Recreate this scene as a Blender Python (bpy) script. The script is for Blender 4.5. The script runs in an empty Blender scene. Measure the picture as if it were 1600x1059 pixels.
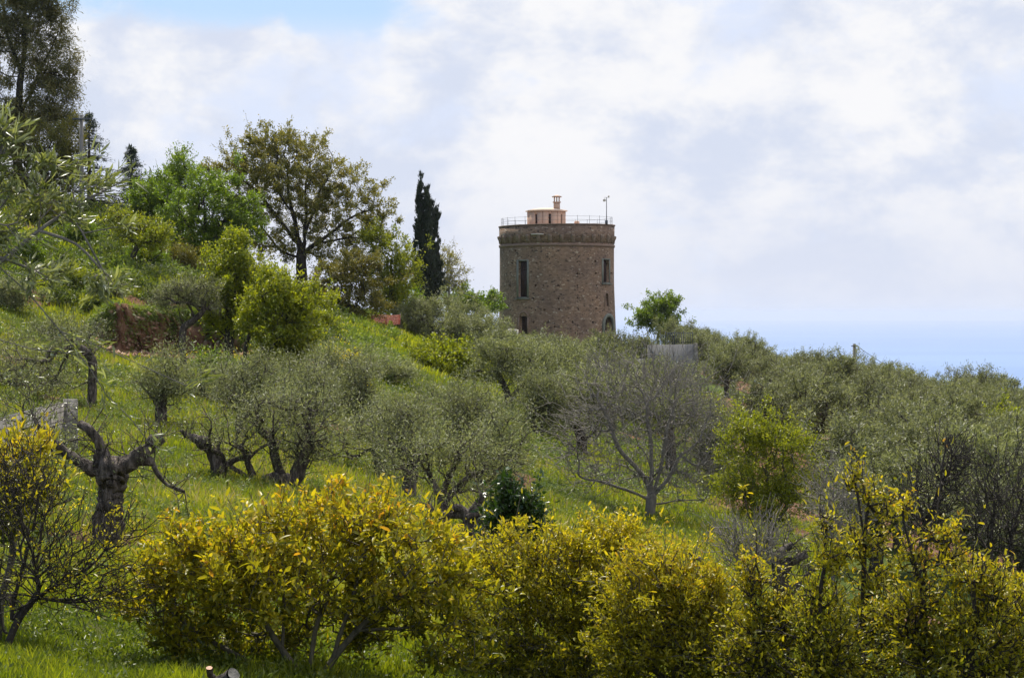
import bpy, math, random
import numpy as np
R = math.radians
SC = bpy.context.scene
COL = SC.collection
F = 3200.0; CX = 800.0; HY = 490.0          # focal length in photo pixels, centre column, eye-level row

# ------------------------------------------------------------------ camera
cam_d = bpy.data.cameras.new('camera'); cam = bpy.data.objects.new('camera', cam_d); COL.objects.link(cam)
cam_d.sensor_width = 36.0; cam_d.lens = 72.0; cam_d.clip_start = 0.3; cam_d.clip_end = 200000
cam.location = (0, 0, 0); cam.rotation_euler = (R(90 - 0.707), 0, 0)
SC.camera = cam
SC.view_settings.view_transform = 'Standard'; SC.view_settings.look = 'None'
SC.view_settings.gamma = 1; SC.view_settings.exposure = 0.45
SC.cycles.max_bounces = 7; SC.cycles.diffuse_bounces = 4; SC.cycles.transmission_bounces = 4
SC.cycles.glossy_bounces = 2; SC.cycles.transparent_max_bounces = 4; SC.cycles.volume_bounces = 0
SC.cycles.sample_clamp_indirect = 6

# ------------------------------------------------------------------ light: sun behind the tower, a little to the left
SUN_EL, SUN_AZ = 60.0, -16.0
sun_d = bpy.data.lights.new('sun', 'SUN'); sun_d.energy = 5.0; sun_d.angle = R(0.6); sun_d.color = (1, .94, .82)
sun = bpy.data.objects.new('sun', sun_d); COL.objects.link(sun); sun.location = (-40, 150, 120)
sun.rotation_euler = (R(90 - SUN_EL), 0, R(180 - SUN_AZ))

w = bpy.data.worlds.new('World'); SC.world = w; w.use_nodes = True
nt = w.node_tree; nt.nodes.clear(); N = nt.nodes; LK = nt.links
def nd(t, **k):
    n = N.new(t)
    for a, b in k.items():
        setattr(n, a, b)
    return n
def mth(op, a, b=None, c=None):
    n = nd('ShaderNodeMath', operation=op)
    for i, v in enumerate((a, b, c)):
        if v is None: continue
        if isinstance(v, (int, float)): n.inputs[i].default_value = v
        else: LK.new(v, n.inputs[i])
    return n.outputs[0]
sky = nd('ShaderNodeTexSky', sky_type='NISHITA', sun_disc=False)
sky.sun_elevation = R(SUN_EL); sky.sun_rotation = R(SUN_AZ); sky.altitude = 250; sky.dust_density = 1.2; sky.ozone_density = 1.5
tc = nd('ShaderNodeTexCoord'); sp = nd('ShaderNodeSeparateXYZ'); LK.new(tc.outputs['Generated'], sp.inputs[0])
zc = mth('MAXIMUM', sp.outputs[2], 0.0)
cmb = nd('ShaderNodeCombineXYZ'); LK.new(sp.outputs[0], cmb.inputs[0]); LK.new(mth('MULTIPLY', sp.outputs[1], .7), cmb.inputs[1]); LK.new(mth('MULTIPLY', sp.outputs[2], 1.55), cmb.inputs[2])
def noise(scale, detail, rough, off, dist=0.0):
    mp = nd('ShaderNodeMapping'); mp.inputs['Location'].default_value = off; LK.new(cmb.outputs[0], mp.inputs[0])
    n = nd('ShaderNodeTexNoise'); n.inputs['Scale'].default_value = scale; n.inputs['Detail'].default_value = detail
    n.inputs['Roughness'].default_value = rough; n.inputs['Distortion'].default_value = dist; LK.new(mp.outputs[0], n.inputs['Vector']); return n.outputs['Fac']
def ss(v, a, b):
    n = nd('ShaderNodeMapRange', interpolation_type='SMOOTHSTEP'); LK.new(v, n.inputs[0]); n.inputs[1].default_value = a; n.inputs[2].default_value = b; return n.outputs[0]
def mixc(f, a, b):
    n = nd('ShaderNodeMix', data_type='RGBA'); 
    if isinstance(f, float): n.inputs[0].default_value = f
    else: LK.new(f, n.inputs[0])
    for i, v in ((6, a), (7, b)):
        if isinstance(v, tuple): n.inputs[i].default_value = (*v, 1)
        else: LK.new(v, n.inputs[i])
    return n.outputs[2]
big = noise(9, 5, .52, (3.1, 1.7, .4), .3)
sml = noise(26, 6, .6, (7.1, 0.7, 2.4), .2)
# cloud cover thins towards the upper left of the view, where the photograph shows open blue
gap = mth('MULTIPLY', ss(sp.outputs[2], .124, .147), ss(mth('MULTIPLY', sp.outputs[0], -1.0), .02, .07))
cov = mth('ADD', mth('MULTIPLY', big, .75), mth('MULTIPLY', sml, .35))
mask = ss(mth('SUBTRACT', cov, mth('MULTIPLY', gap, .24)), .33, .43)
shade = ss(noise(16, 9, .6, (1.3, 5.2, 3.3), .1), .37, .61)
CL = 1.0
cloud = mixc(shade, (5.35, 5.8, 6.9), (7.35, 7.35, 7.5))
low = ss(sp.outputs[2], .09, .0)
cloud2 = mixc(mth('MULTIPLY', low, .75), cloud, (5.7, 6.0, 6.95))
mask = ss(mth('SUBTRACT', cov, mth('MULTIPLY', gap, .26)), .36, .52)
blue = mixc(gap, (5.7, 6.3, 7.7), mixc(.4, sky.outputs[0], (3.4, 5.1, 7.9)))
hi = ss(sp.outputs[2], .22, .75)                      # unseen cloud above the view brightened as added fill for shaded undersides
boosted = nd('ShaderNodeVectorMath', operation='SCALE'); LK.new(cloud2, boosted.inputs[0]); LK.new(mth('MULTIPLY_ADD', hi, .5, 1.0), boosted.inputs['Scale'])
fin = mixc(mask, blue, boosted.outputs[0])
below = ss(sp.outputs[2], -.02, 0.0)
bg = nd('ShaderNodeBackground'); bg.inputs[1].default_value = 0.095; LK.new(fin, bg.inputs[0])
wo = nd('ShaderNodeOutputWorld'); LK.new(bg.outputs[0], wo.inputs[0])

# ------------------------------------------------------------------ helpers
def srgb(r, g, b):
    f = lambda c: (c/255/12.92 if c/255 <= .04045 else ((c/255 + .055)/1.055)**2.4)
    return (f(r), f(g), f(b))
def W(px, py, d): return np.array([(px - CX)/F*d, d, (HY - py)/F*d])
def tag(o, label=None, cat=None, group=None, kind=None):
    if label: o['label'] = label
    if cat: o['category'] = cat
    if group: o['group'] = group
    if kind: o['kind'] = kind
    return o
def empty(name, loc, label, cat, group=None):
    o = bpy.data.objects.new(name, None); o.location = [float(v) for v in loc]; o.empty_display_size = .5; COL.objects.link(o)
    return tag(o, label, cat, group)
def meshobj(name, V, Fc, mat, parent=None, attrs=None, smooth=False):
    """V (n,3); Fc array (m,k) or list of such arrays / lists of polygons"""
    me = bpy.data.meshes.new(name)
    V = np.asarray(V, dtype=np.float32)
    if isinstance(Fc, np.ndarray): Fc = [Fc]
    arrs = []; tot = []
    for f in Fc:
        if isinstance(f, np.ndarray) and f.ndim == 2:
            arrs.append(f.ravel()); tot.append(np.full(len(f), f.shape[1]))
        else:
            arrs.append(np.asarray(f).ravel()); tot.append(np.array([len(f)]))
    loops = np.concatenate(arrs).astype(np.int32); tot = np.concatenate(tot).astype(np.int32)
    me.vertices.add(len(V)); me.vertices.foreach_set('co', V.ravel())
    me.loops.add(len(loops)); me.loops.foreach_set('vertex_index', loops)
    me.polygons.add(len(tot)); st = np.concatenate([[0], np.cumsum(tot)[:-1]]).astype(np.int32)
    me.polygons.foreach_set('loop_start', st); me.polygons.foreach_set('loop_total', tot)
    if smooth: me.polygons.foreach_set('use_smooth', np.ones(len(tot), dtype=bool))
    me.update(calc_edges=True)
    if attrs:
        for k, a in attrs.items():
            at = me.attributes.new(k, 'FLOAT', 'POINT'); at.data.foreach_set('value', np.asarray(a, dtype=np.float32))
    me.validate()
    if mat: me.materials.append(mat)
    o = bpy.data.objects.new(name, me); COL.objects.link(o)
    if parent: o.parent = parent
    return o
class MB:
    def __init__(s): s.v = []; s.f = []; s.n = 0
    def add(s, v, fs):
        v = np.asarray(v, float); s.v.append(v)
        for f in fs: s.f.append(np.asarray(f) + s.n)
        s.n += len(v)
    def box(s, c, h, rz=0, ry=0):
        c = np.asarray(c, float)
        q = np.array([[x, y, z] for x in (-1, 1) for y in (-1, 1) for z in (-1, 1)], float)*np.asarray(h)
        if ry:
            a, b = math.cos(ry), math.sin(ry); q = np.stack([q[:, 0]*a + q[:, 2]*b, q[:, 1], -q[:, 0]*b + q[:, 2]*a], 1)
        a, b = math.cos(rz), math.sin(rz); q = np.stack([q[:, 0]*a - q[:, 1]*b, q[:, 0]*b + q[:, 1]*a, q[:, 2]], 1) + c
        s.add(q, [(0, 1, 3, 2), (4, 6, 7, 5), (0, 4, 5, 1), (2, 3, 7, 6), (0, 2, 6, 4), (1, 5, 7, 3)])
    def tube(s, pts, rs, n=8, cap=True):
        v, f = tube_arrays(np.asarray(pts, float), np.asarray(rs, float), n)
        s.add(v, list(f))
        if cap: s.f.append(np.arange(n)[::-1] + s.n - len(v)); s.f.append(np.arange(n) + s.n - n)
    def lathe(s, c, prof, n=24, rot=0):
        ang = np.arange(n)*2*np.pi/n + rot; c = np.asarray(c, float); v = []
        for r, z in prof: v.append(np.stack([np.cos(ang)*r, np.sin(ang)*r, np.full(n, z)], 1) + c)
        fs = []
        for k in range(len(prof) - 1):
            for i in range(n): j = (i + 1) % n; fs.append((k*n + i, k*n + j, (k + 1)*n + j, (k + 1)*n + i))
        fs.append(tuple(range(n))[::-1]); fs.append(tuple(np.arange(n) + (len(prof) - 1)*n))
        s.add(np.concatenate(v), fs)
    def build(s, name, mat, parent=None, smooth=False):
        return meshobj(name, np.concatenate(s.v), s.f, mat, parent, smooth=smooth)
def tube_arrays(P, r, n, rough=0, rng=None):
    T = np.gradient(P, axis=0); T /= np.linalg.norm(T, axis=1)[:, None] + 1e-9
    ref = np.array([0, 0, 1.]) if abs(T[0][2]) < .8 else np.array([1., 0, 0])
    u = np.cross(ref, T[0]); u /= np.linalg.norm(u); vs = []
    ang = np.arange(n)*2*np.pi/n; ca, sa = np.cos(ang)[:, None], np.sin(ang)[:, None]
    ridge = None
    if rough and rng is not None: ridge = 1 + rough*rng.normal(size=n)
    for i in range(len(P)):
        u = u - T[i]*np.dot(u, T[i]); u /= np.linalg.norm(u) + 1e-9
        b = np.cross(T[i], u); rr = r[i]
        if ridge is not None:
            ridge = .75*ridge + .25*(1 + rough*2.2*rng.normal(size=n)); rr = (r[i]*ridge)[:, None]
        vs.append(P[i] + (ca*u + sa*b)*rr)
    i = np.arange(n); j = (i + 1) % n
    f = np.concatenate([np.stack([k*n + i, k*n + j, (k + 1)*n + j, (k + 1)*n + i], 1) for k in range(len(P) - 1)])
    return np.concatenate(vs), f
# value noise
_rs = np.random.RandomState(11); _lat = _rs.rand(256, 256)
def vn(x, y):
    x = np.asarray(x, float); y = np.asarray(y, float); xi = np.floor(x).astype(int); yi = np.floor(y).astype(int)
    fx = x - xi; fy = y - yi; fx = fx*fx*(3 - 2*fx); fy = fy*fy*(3 - 2*fy)
    g = lambda a, b: _lat[a % 256, b % 256]
    return (g(xi, yi)*(1 - fx) + g(xi + 1, yi)*fx)*(1 - fy) + (g(xi, yi + 1)*(1 - fx) + g(xi + 1, yi + 1)*fx)*fy - .5
def sstep(v, a, b):
    t = np.clip((np.asarray(v, float) - a)/(b - a), 0, 1); return t*t*(3 - 2*t)

# ------------------------------------------------------------------ terrain
PXC = np.array([-400, 0, 200, 400, 600, 800, 1000, 1200, 1400, 1600, 2000], float)
TAB = [
 (0,   [-1.6, -1.6, -1.6, -1.6, -1.6, -1.6, -1.6, -1.6, -1.6, -1.7, -1.8]),
 (5,   [-1.6, -1.7, -1.7, -1.7, -1.7, -1.7, -1.8, -1.8, -1.8, -1.9, -2.0]),
 (12,  [-2.0, -2.3, -2.5, -2.6, -2.7, -2.8, -2.9, -3.0, -3.1, -3.2, -3.4]),
 (18,  [-2.4, -2.8, -3.0, -3.05, -3.2, -3.4, -3.6, -3.8, -4.0, -4.2, -4.6]),
 (28,  [-2.2, -2.8, -3.0, -3.1, -3.4, -3.7, -4.2, -4.6, -4.9, -5.1, -5.6]),
 (38,  [-1.9, -2.7, -3.0, -3.2, -3.6, -4.0, -4.7, -5.3, -5.7, -6.0, -6.5]),
 (52,  [-0.9, -2.3, -2.8, -3.1, -3.6, -4.5, -5.4, -6.0, -6.5, -6.9, -7.6]),
 (70,  [0.8, -1.1, -1.9, -2.4, -3.2, -4.7, -5.8, -6.6, -7.2, -7.7, -8.6]),
 (85,  [2.2, 0.3, -1.4, -1.7, -2.8, -4.8, -6.0, -6.9, -7.6, -8.2, -9.5]),
 (105, [6.0, 4.3, 2.6, 0.6, -1.8, -4.3, -5.8, -7.0, -7.8, -8.5, -10]),
 (120, [8.0, 7.0, 5.4, 1.6, -1.25, -3.6, -5.3, -6.9, -7.7, -8.6, -10.5]),
 (135, [8.8, 8.4, 6.6, 2.1, -0.6, -3.0, -4.9, -6.6, -7.9, -9.0, -11]),
 (150, [8.9, 8.6, 6.8, 2.2, -0.3, -2.5, -4.3, -6.3, -8.0, -9.4, -11]),
 (170, [8.4, 8.2, 6.4, 1.9, -0.5, -2.3, -3.4, -6.5, -8.9, -11.4, -13.5]),
 (190, [7.5, 7.4, 5.6, 1.2, -1.0, -2.4, -3.1, -7.0, -10.4, -13.1, -15]),
 (215, [7.0, 6.5, 4.5, 0.6, -1.6, -2.5, -3.5, -7.8, -11.8, -14.8, -17]),
 (250, [4, 4, 2, -3, -5, -6, -7, -10.5, -15, -18, -21]),
 (320, [-16, -16, -17, -19, -20, -21, -22, -24, -26, -28, -31]),
 (500, [-80]*11), (900, [-215]*11), (1400, [-260]*11)]
_td = np.array([t[0] for t in TAB], float); _tz = np.array([t[1] for t in TAB], float)
_gd = np.linspace(0, 1, 600)**1.8*1400; _gp = np.linspace(-400, 2000, 241)
_g = np.array([np.interp(_gp, PXC, row) for row in _tz])
_g = np.array([np.interp(_gd, _td, _g[:, j]) for j in range(len(_gp))]).T
def _blur(a, n, ax):
    k = np.hanning(2*n + 3)[1:-1]; k /= k.sum(); pad = [(0, 0), (0, 0)]; pad[ax] = (n, n)
    a = np.pad(a, pad, mode='edge'); return np.apply_along_axis(lambda v: np.convolve(v, k, 'valid'), ax, a)
_g = _blur(_blur(_g, 9, 1), 7, 0)
def bankd(px): return 86 + 1.2*np.sin(px/37.) + .004*(px - 250)
def H(x, y):
    x = np.asarray(x, float); y = np.asarray(y, float)
    d = np.clip(y, 0, 1399); px = np.clip(CX + x/np.maximum(y, 6)*F, -399, 1999)
    a = (d/1400)**(1/1.8)*599; b = (px + 400)/10.
    ai = np.clip(a.astype(int), 0, 598); bi = np.clip(b.astype(int), 0, 239); fa = a - ai; fb = b - bi
    z = (_g[ai, bi]*(1 - fb) + _g[ai, bi + 1]*fb)*(1 - fa) + (_g[ai + 1, bi]*(1 - fb) + _g[ai + 1, bi + 1]*fb)*fa
    m = sstep(px, 120, 185)*(1 - sstep(px, 330, 430))
    bd = bankd(px); z = z + m*1.35*sstep(d, bd - .45, bd + .45)*(1 - sstep(d, 90, 112)) - m*.35*sstep(d, 74, 84)*(1 - sstep(d, bd - .4, bd + .4))
    far = sstep(y, 8, 30)*(1 - sstep(np.hypot(x - 4.2, y - 190), 5, 10)*0)
    flat = 1 - .85*(1 - sstep(np.hypot(x - 4.2, y - 190), 8, 14))
    return z + flat*(far*(.55*vn(x/7.3, y/7.3) + .25*vn(x/2.7 + 9, y/2.7)) + .10*vn(x/.9, y/.9 + 5))
def soilmask(x, y):
    px = CX + x/np.maximum(y, 6)*F
    bd = bankd(px); m = sstep(px, 140, 175)*(1 - sstep(px, 350, 400))
    s = m*sstep(y, bd - .75, bd - .5)*(1 - sstep(y, bd + .55, bd + .75))
    n = vn(x/4.1 + 30, y/6.1) + .5*vn(x/1.3, y/1.7)
    s = np.maximum(s, sstep(px, 1040, 1130)*sstep(y, 52, 62)*(1 - sstep(y, 235, 260))*sstep(n, -.22, .12)*.9)
    tr = np.exp(-((px - 1145 - 14*np.sin(y/11.))/38.)**2)*sstep(y, 58, 70)*(1 - sstep(y, 140, 155))
    s = np.maximum(s, tr)
    for (a, b, ra, rb, k) in ((495, 79, 26, 3.2, .95), (655, 66, 22, 2.0, .8), (345, 56, 30, 2.5, .7), (480, 53, 34, 2.0, .6), (650, 58, 30, 1.6, .6)):
        s = np.maximum(s, k*np.exp(-((px - a)/ra)**2 - ((y - b)/rb)**2))
    s = np.maximum(s, .75*sstep(vn(x/2.6 + 50, y/4.4) + .35*vn(x/.8, y/1.1), .27, .40)*sstep(y, 19, 26)*(1 - sstep(y, 110, 130)))
    return np.clip(s, 0, 1)

# ------------------------------------------------------------------ materials
def newmat(name):
    m = bpy.data.materials.new(name); m.use_nodes = True; t = m.node_tree; t.nodes.clear(); return m, t
def ramp(t, fac, stops):
    r = t.nodes.new('ShaderNodeValToRGB'); e = r.color_ramp.elements
    while len(e) > 1: e.remove(e[-1])
    for i, (p, c) in enumerate(stops):
        q = e[0] if i == 0 else e.new(p)
        q.position = p; q.color = (*c, 1)
    t.links.new(fac, r.inputs[0]); return r.outputs[0]
def leafmat(name, stops, trans=.4, rough=.42, tint=(1.25, 1.25, .55), spec=.5, var=.12, vv=.15):
    m, t = newmat(name); n = t.nodes; l = t.links
    at = n.new('ShaderNodeAttribute'); at.attribute_name = 'rnd'
    oi = n.new('ShaderNodeObjectInfo'); a = n.new('ShaderNodeMath'); a.operation = 'MULTIPLY_ADD'; a.inputs[1].default_value = var; l.new(oi.outputs['Random'], a.inputs[0]); l.new(at.outputs['Fac'], a.inputs[2])
    c = ramp(t, a.outputs[0], stops)
    hs = n.new('ShaderNodeHueSaturation'); mr = n.new('ShaderNodeMapRange'); mr.inputs[3].default_value = 1.15; mr.inputs[4].default_value = 1.15 - vv; l.new(oi.outputs['Random'], mr.inputs[0]); l.new(mr.outputs[0], hs.inputs['Value']); l.new(c, hs.inputs['Color']); c = hs.outputs[0]
    p = n.new('ShaderNodeBsdfPrincipled'); l.new(c, p.inputs['Base Color']); p.inputs['Roughness'].default_value = rough; p.inputs['Specular IOR Level'].default_value = spec
    mx = n.new('ShaderNodeMix'); mx.data_type = 'RGBA'; mx.blend_type = 'MULTIPLY'; mx.inputs[0].default_value = 1; l.new(c, mx.inputs[6]); mx.inputs[7].default_value = (*tint, 1); mx.clamp_result = False
    tr = n.new('ShaderNodeBsdfTranslucent'); l.new(mx.outputs[2], tr.inputs[0])
    s = n.new('ShaderNodeMixShader'); s.inputs[0].default_value = trans; l.new(p.outputs[0], s.inputs[1]); l.new(tr.outputs[0], s.inputs[2])
    o = n.new('ShaderNodeOutputMaterial'); l.new(s.outputs[0], o.inputs[0]); return m
def surfmat(name, stops, scale=3, detail=6, rough=.9, bump=.3, bscale=None, stretch=(1, 1, 1), coord='Object', vor=False, spec=.3):
    m, t = newmat(name); n = t.nodes; l = t.links
    tcn = n.new('ShaderNodeTexCoord'); mp = n.new('ShaderNodeMapping'); mp.inputs['Scale'].default_value = stretch; l.new(tcn.outputs[coord], mp.inputs[0])
    nz = n.new('ShaderNodeTexNoise'); nz.inputs['Scale'].default_value = scale; nz.inputs['Detail'].default_value = detail; nz.inputs['Roughness'].default_value = .65; l.new(mp.outputs[0], nz.inputs['Vector'])
    c = ramp(t, nz.outputs['Fac'], stops)
    p = n.new('ShaderNodeBsdfPrincipled'); l.new(c, p.inputs['Base Color']); p.inputs['Roughness'].default_value = rough; p.inputs['Specular IOR Level'].default_value = spec
    n2 = n.new('ShaderNodeTexNoise'); n2.inputs['Scale'].default_value = bscale or scale*4; n2.inputs['Detail'].default_value = 5; l.new(mp.outputs[0], n2.inputs['Vector'])
    b = n.new('ShaderNodeBump'); b.inputs['Strength'].default_value = bump; b.inputs['Distance'].default_value = .05; l.new(n2.outputs['Fac'], b.inputs['Height']); l.new(b.outputs[0], p.inputs['Normal'])
    o = n.new('ShaderNodeOutputMaterial'); l.new(p.outputs[0], o.inputs[0]); return m
M = {}
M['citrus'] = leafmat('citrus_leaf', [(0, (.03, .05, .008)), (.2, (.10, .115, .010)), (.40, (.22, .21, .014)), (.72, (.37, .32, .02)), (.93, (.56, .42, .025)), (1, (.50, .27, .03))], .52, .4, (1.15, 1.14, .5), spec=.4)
M['citrus_dark'] = leafmat('citrus_leaf_dark', [(0, (.012, .03, .006)), (1, (.04, .08, .012))], .25, .3)
M['olive'] = leafmat('olive_leaf', [(0, (.06, .07, .028)), (.5, (.16, .17, .078)), (1, (.38, .38, .23))], .45, .45, (1.15, 1.2, .65), vv=.5)
M['olive_near'] = leafmat('olive_leaf_near', [(0, (.06, .075, .022)), (.5, (.14, .16, .055)), (1, (.36, .38, .22))], .38, .32, (1.25, 1.25, .5))
M['lime'] = leafmat('lime_leaf', [(0, (.06, .095, .008)), (.5, (.19, .22, .014)), (1, (.34, .33, .03))], .5, .4, (1.3, 1.3, .4))
M['green'] = leafmat('green_leaf', [(0, (.05, .085, .012)), (.5, (.125, .18, .02)), (1, (.23, .27, .035))], .48, .4, (1.2, 1.3, .4))
M['oak'] = leafmat('oak_leaf', [(0, (.07, .085, .018)), (.5, (.175, .185, .038)), (1, (.28, .245, .055))], .45, .45, (1.3, 1.15, .5))
M['brown'] = leafmat('brown_leaf', [(0, (.045, .055, .012)), (.5, (.12, .125, .022)), (1, (.19, .17, .035))], .42, .5, (1.3, 1.1, .4))
M['euc'] = leafmat('eucalyptus_leaf', [(0, (.05, .06, .018)), (.5, (.115, .12, .032)), (1, (.22, .18, .05))], .35, .42, (1.2, 1.05, .5))
M['dark'] = leafmat('conifer_leaf', [(0, (.012, .02, .010)), (.6, (.026, .038, .018)), (1, (.05, .052, .026))], .12, .6)
M['conifer'] = leafmat('cedar_leaf', [(0, (.02, .035, .022)), (1, (.055, .075, .05))], .15, .55)
M['grass'] = leafmat('grass_blade', [(0, (.045, .075, .008)), (.45, (.165, .20, .012)), (.8, (.29, .29, .025)), (1, (.36, .33, .09))], .5, .5, (1.25, 1.3, .45), spec=.3)
M['weed'] = leafmat('weed_leaf', [(0, (.045, .075, .014)), (.5, (.125, .165, .035)), (1, (.25, .27, .10))], .4, .5)
M['yellow'] = leafmat('yellow_petal', [(0, (.6, .5, .02)), (1, (.85, .7, .03))], .4, .6)
M['bark'] = surfmat('olive_bark', [(.35, (.022, .018, .015)), (.52, (.085, .068, .056)), (.7, (.23, .19, .165))], 5, stretch=(3, 3, .8), bump=.9)
M['weathered'] = surfmat('weathered_block', [(.35, (.06, .055, .045)), (.5, (.15, .14, .12)), (.65, (.26, .245, .22))], 3, detail=9, bump=.8)
M['bark_dark'] = surfmat('dark_bark', [(.3, (.02, .017, .014)), (.7, (.07, .058, .048))], 6, stretch=(3, 3, .6), bump=.6)
M['bark_pale'] = surfmat('pale_twig_bark', [(.3, (.11, .098, .085)), (.7, (.26, .235, .205))], 6, stretch=(2, 2, .6), bump=.4)
M['bark_citrus'] = surfmat('citrus_bark', [(.3, (.045, .043, .028)), (.7, (.14, .125, .09))], 8, stretch=(2, 2, .7), bump=.4)
M['cutwood'] = surfmat('cut_wood', [(.3, (.5, .3, .2)), (.7, (.65, .42, .3))], 9)

def groundmat():
    m, t = newmat('hillside_ground'); n = t.nodes; l = t.links
    tcn = n.new('ShaderNodeTexCoord')
    def nz(s, d=6, r=.6):
        q = n.new('ShaderNodeTexNoise'); q.inputs['Scale'].default_value = s; q.inputs['Detail'].default_value = d; q.inputs['Roughness'].default_value = r; l.new(tcn.outputs['Object'], q.inputs['Vector']); return q.outputs['Fac']
    g = ramp(t, nz(.35, 8, .7), [(.3, (.035, .06, .010)), (.45, (.065, .105, .014)), (.58, (.11, .145, .02)), (.72, (.15, .14, .04))])
    s = ramp(t, nz(1.6, 10, .8), [(.32, (.04, .02, .012)), (.44, (.14, .065, .035)), (.54, (.25, .13, .075)), (.68, (.40, .26, .18))])
    at = n.new('ShaderNodeAttribute'); at.attribute_name = 'soil'
    a = n.new('ShaderNodeMath'); a.operation = 'MULTIPLY_ADD'; a.inputs[1].default_value = .6; a.inputs[2].default_value = -.3; l.new(nz(1.4, 6), a.inputs[0])
    b = n.new('ShaderNodeMath'); b.operation = 'ADD'; l.new(at.outputs['Fac'], b.inputs[0]); l.new(a.outputs[0], b.inputs[1])
    r = n.new('ShaderNodeMapRange'); r.interpolation_type = 'SMOOTHSTEP'; r.inputs[1].default_value = .38; r.inputs[2].default_value = .6; l.new(b.outputs[0], r.inputs[0])
    mx = n.new('ShaderNodeMix'); mx.data_type = 'RGBA'; l.new(r.outputs[0], mx.inputs[0]); l.new(g, mx.inputs[6]); l.new(s, mx.inputs[7])
    p = n.new('ShaderNodeBsdfPrincipled'); p.inputs['Roughness'].default_value = .95; p.inputs['Specular IOR Level'].default_value = .15; l.new(mx.outputs[2], p.inputs['Base Color'])
    bp = n.new('ShaderNodeBump'); bp.inputs['Strength'].default_value = 1; bp.inputs['Distance'].default_value = .25; l.new(nz(3.5, 9, .8), bp.inputs['Height']); l.new(bp.outputs[0], p.inputs['Normal'])
    o = n.new('ShaderNodeOutputMaterial'); l.new(p.outputs[0], o.inputs[0]); return m
M['ground'] = groundmat()

# ------------------------------------------------------------------ ground, sea, haze
ys = np.concatenate([np.linspace(-12, 14, 30), np.exp(np.linspace(np.log(14.3), np.log(78), 230)), np.arange(78.3, 92, .16), np.exp(np.linspace(np.log(92.2), np.log(250), 150)), np.exp(np.linspace(np.log(255), np.log(1390), 40))])
ss_ = np.linspace(-.62, .62, 520)
Y, S = np.meshgrid(ys, ss_, indexing='ij'); X = S*(np.maximum(Y, 0) + 14)
Z = H(X, Y); ny, nx = X.shape
soil = soilmask(X.ravel(), Y.ravel()).reshape(X.shape)
bankm = soil*(Y > 83)*(Y < 90)*(X < 0)
Z = Z + bankm*.55*(vn(X*2.2, Z*2 + Y) + .7*vn(X*5.3, Y*5))
Yv = Y + bankm*(.9*vn(X*2.9 + 3, Z*1.2) + .6*vn(X*6.1, Z*2.5) + .35*vn(X*11, Z*6))
idx = np.arange(ny*nx).reshape(ny, nx)
fc = np.stack([idx[:-1, :-1].ravel(), idx[:-1, 1:].ravel(), idx[1:, 1:].ravel(), idx[1:, :-1].ravel()], 1)
g = meshobj('ground', np.stack([X.ravel(), Yv.ravel(), Z.ravel()], 1), fc, M['ground'], attrs={'soil': soil.ravel()}, smooth=True)
tag(g, 'grassy hillside sloping down to the right with patches of reddish soil', 'hillside', kind='structure')

def seamat():
    m, t = newmat('sea_water'); n = t.nodes; l = t.links
    tcn = n.new('ShaderNodeTexCoord'); mp = n.new('ShaderNodeMapping'); mp.inputs['Scale'].default_value = (.00025, .0008, 1); l.new(tcn.outputs['Object'], mp.inputs[0])
    q = n.new('ShaderNodeTexNoise'); q.inputs['Scale'].default_value = 1.0; q.inputs['Detail'].default_value = 5; l.new(mp.outputs[0], q.inputs['Vector'])
    c = ramp(t, q.outputs['Fac'], [(.35, (.06, .15, .34)), (.65, (.10, .20, .40))])
    p = n.new('ShaderNodeBsdfPrincipled'); l.new(c, p.inputs['Base Color']); p.inputs['Roughness'].default_value = .45; p.inputs['IOR'].default_value = 1.33
    o = n.new('ShaderNodeOutputMaterial'); l.new(p.outputs[0], o.inputs[0]); return m
mb = MB(); K = 72; rr = [400, 3000, 12000, 30000, 60000]; V = []
for r in rr:
    for k in range(K): V.append((r*math.cos(2*math.pi*k/K), r*math.sin(2*math.pi*k/K), -200))
fs = [(i*K + k, i*K + (k + 1) % K, (i + 1)*K + (k + 1) % K, (i + 1)*K + k) for i in range(4) for k in range(K)] + [tuple(range(K))]
mb.add(V, fs); tag(mb.build('sea', seamat()), 'pale hazy blue sea reaching the horizon', 'sea', kind='structure')
def hazebox():
    m, t = newmat('sea_haze'); v = t.nodes.new('ShaderNodeVolumePrincipled'); v.inputs['Color'].default_value = (.70, .79, 1, 1); v.inputs['Density'].default_value = HAZE; v.inputs['Anisotropy'].default_value = .2
    o = t.nodes.new('ShaderNodeOutputMaterial'); t.links.new(v.outputs[0], o.inputs['Volume'])
    b = MB(); b.box((0, 0, -107), (61000, 61000, 157)); tag(b.build('haze', m), 'thin pale haze over the sea', 'haze', kind='stuff')
HAZE = 4.4e-5
hazebox()

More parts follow.
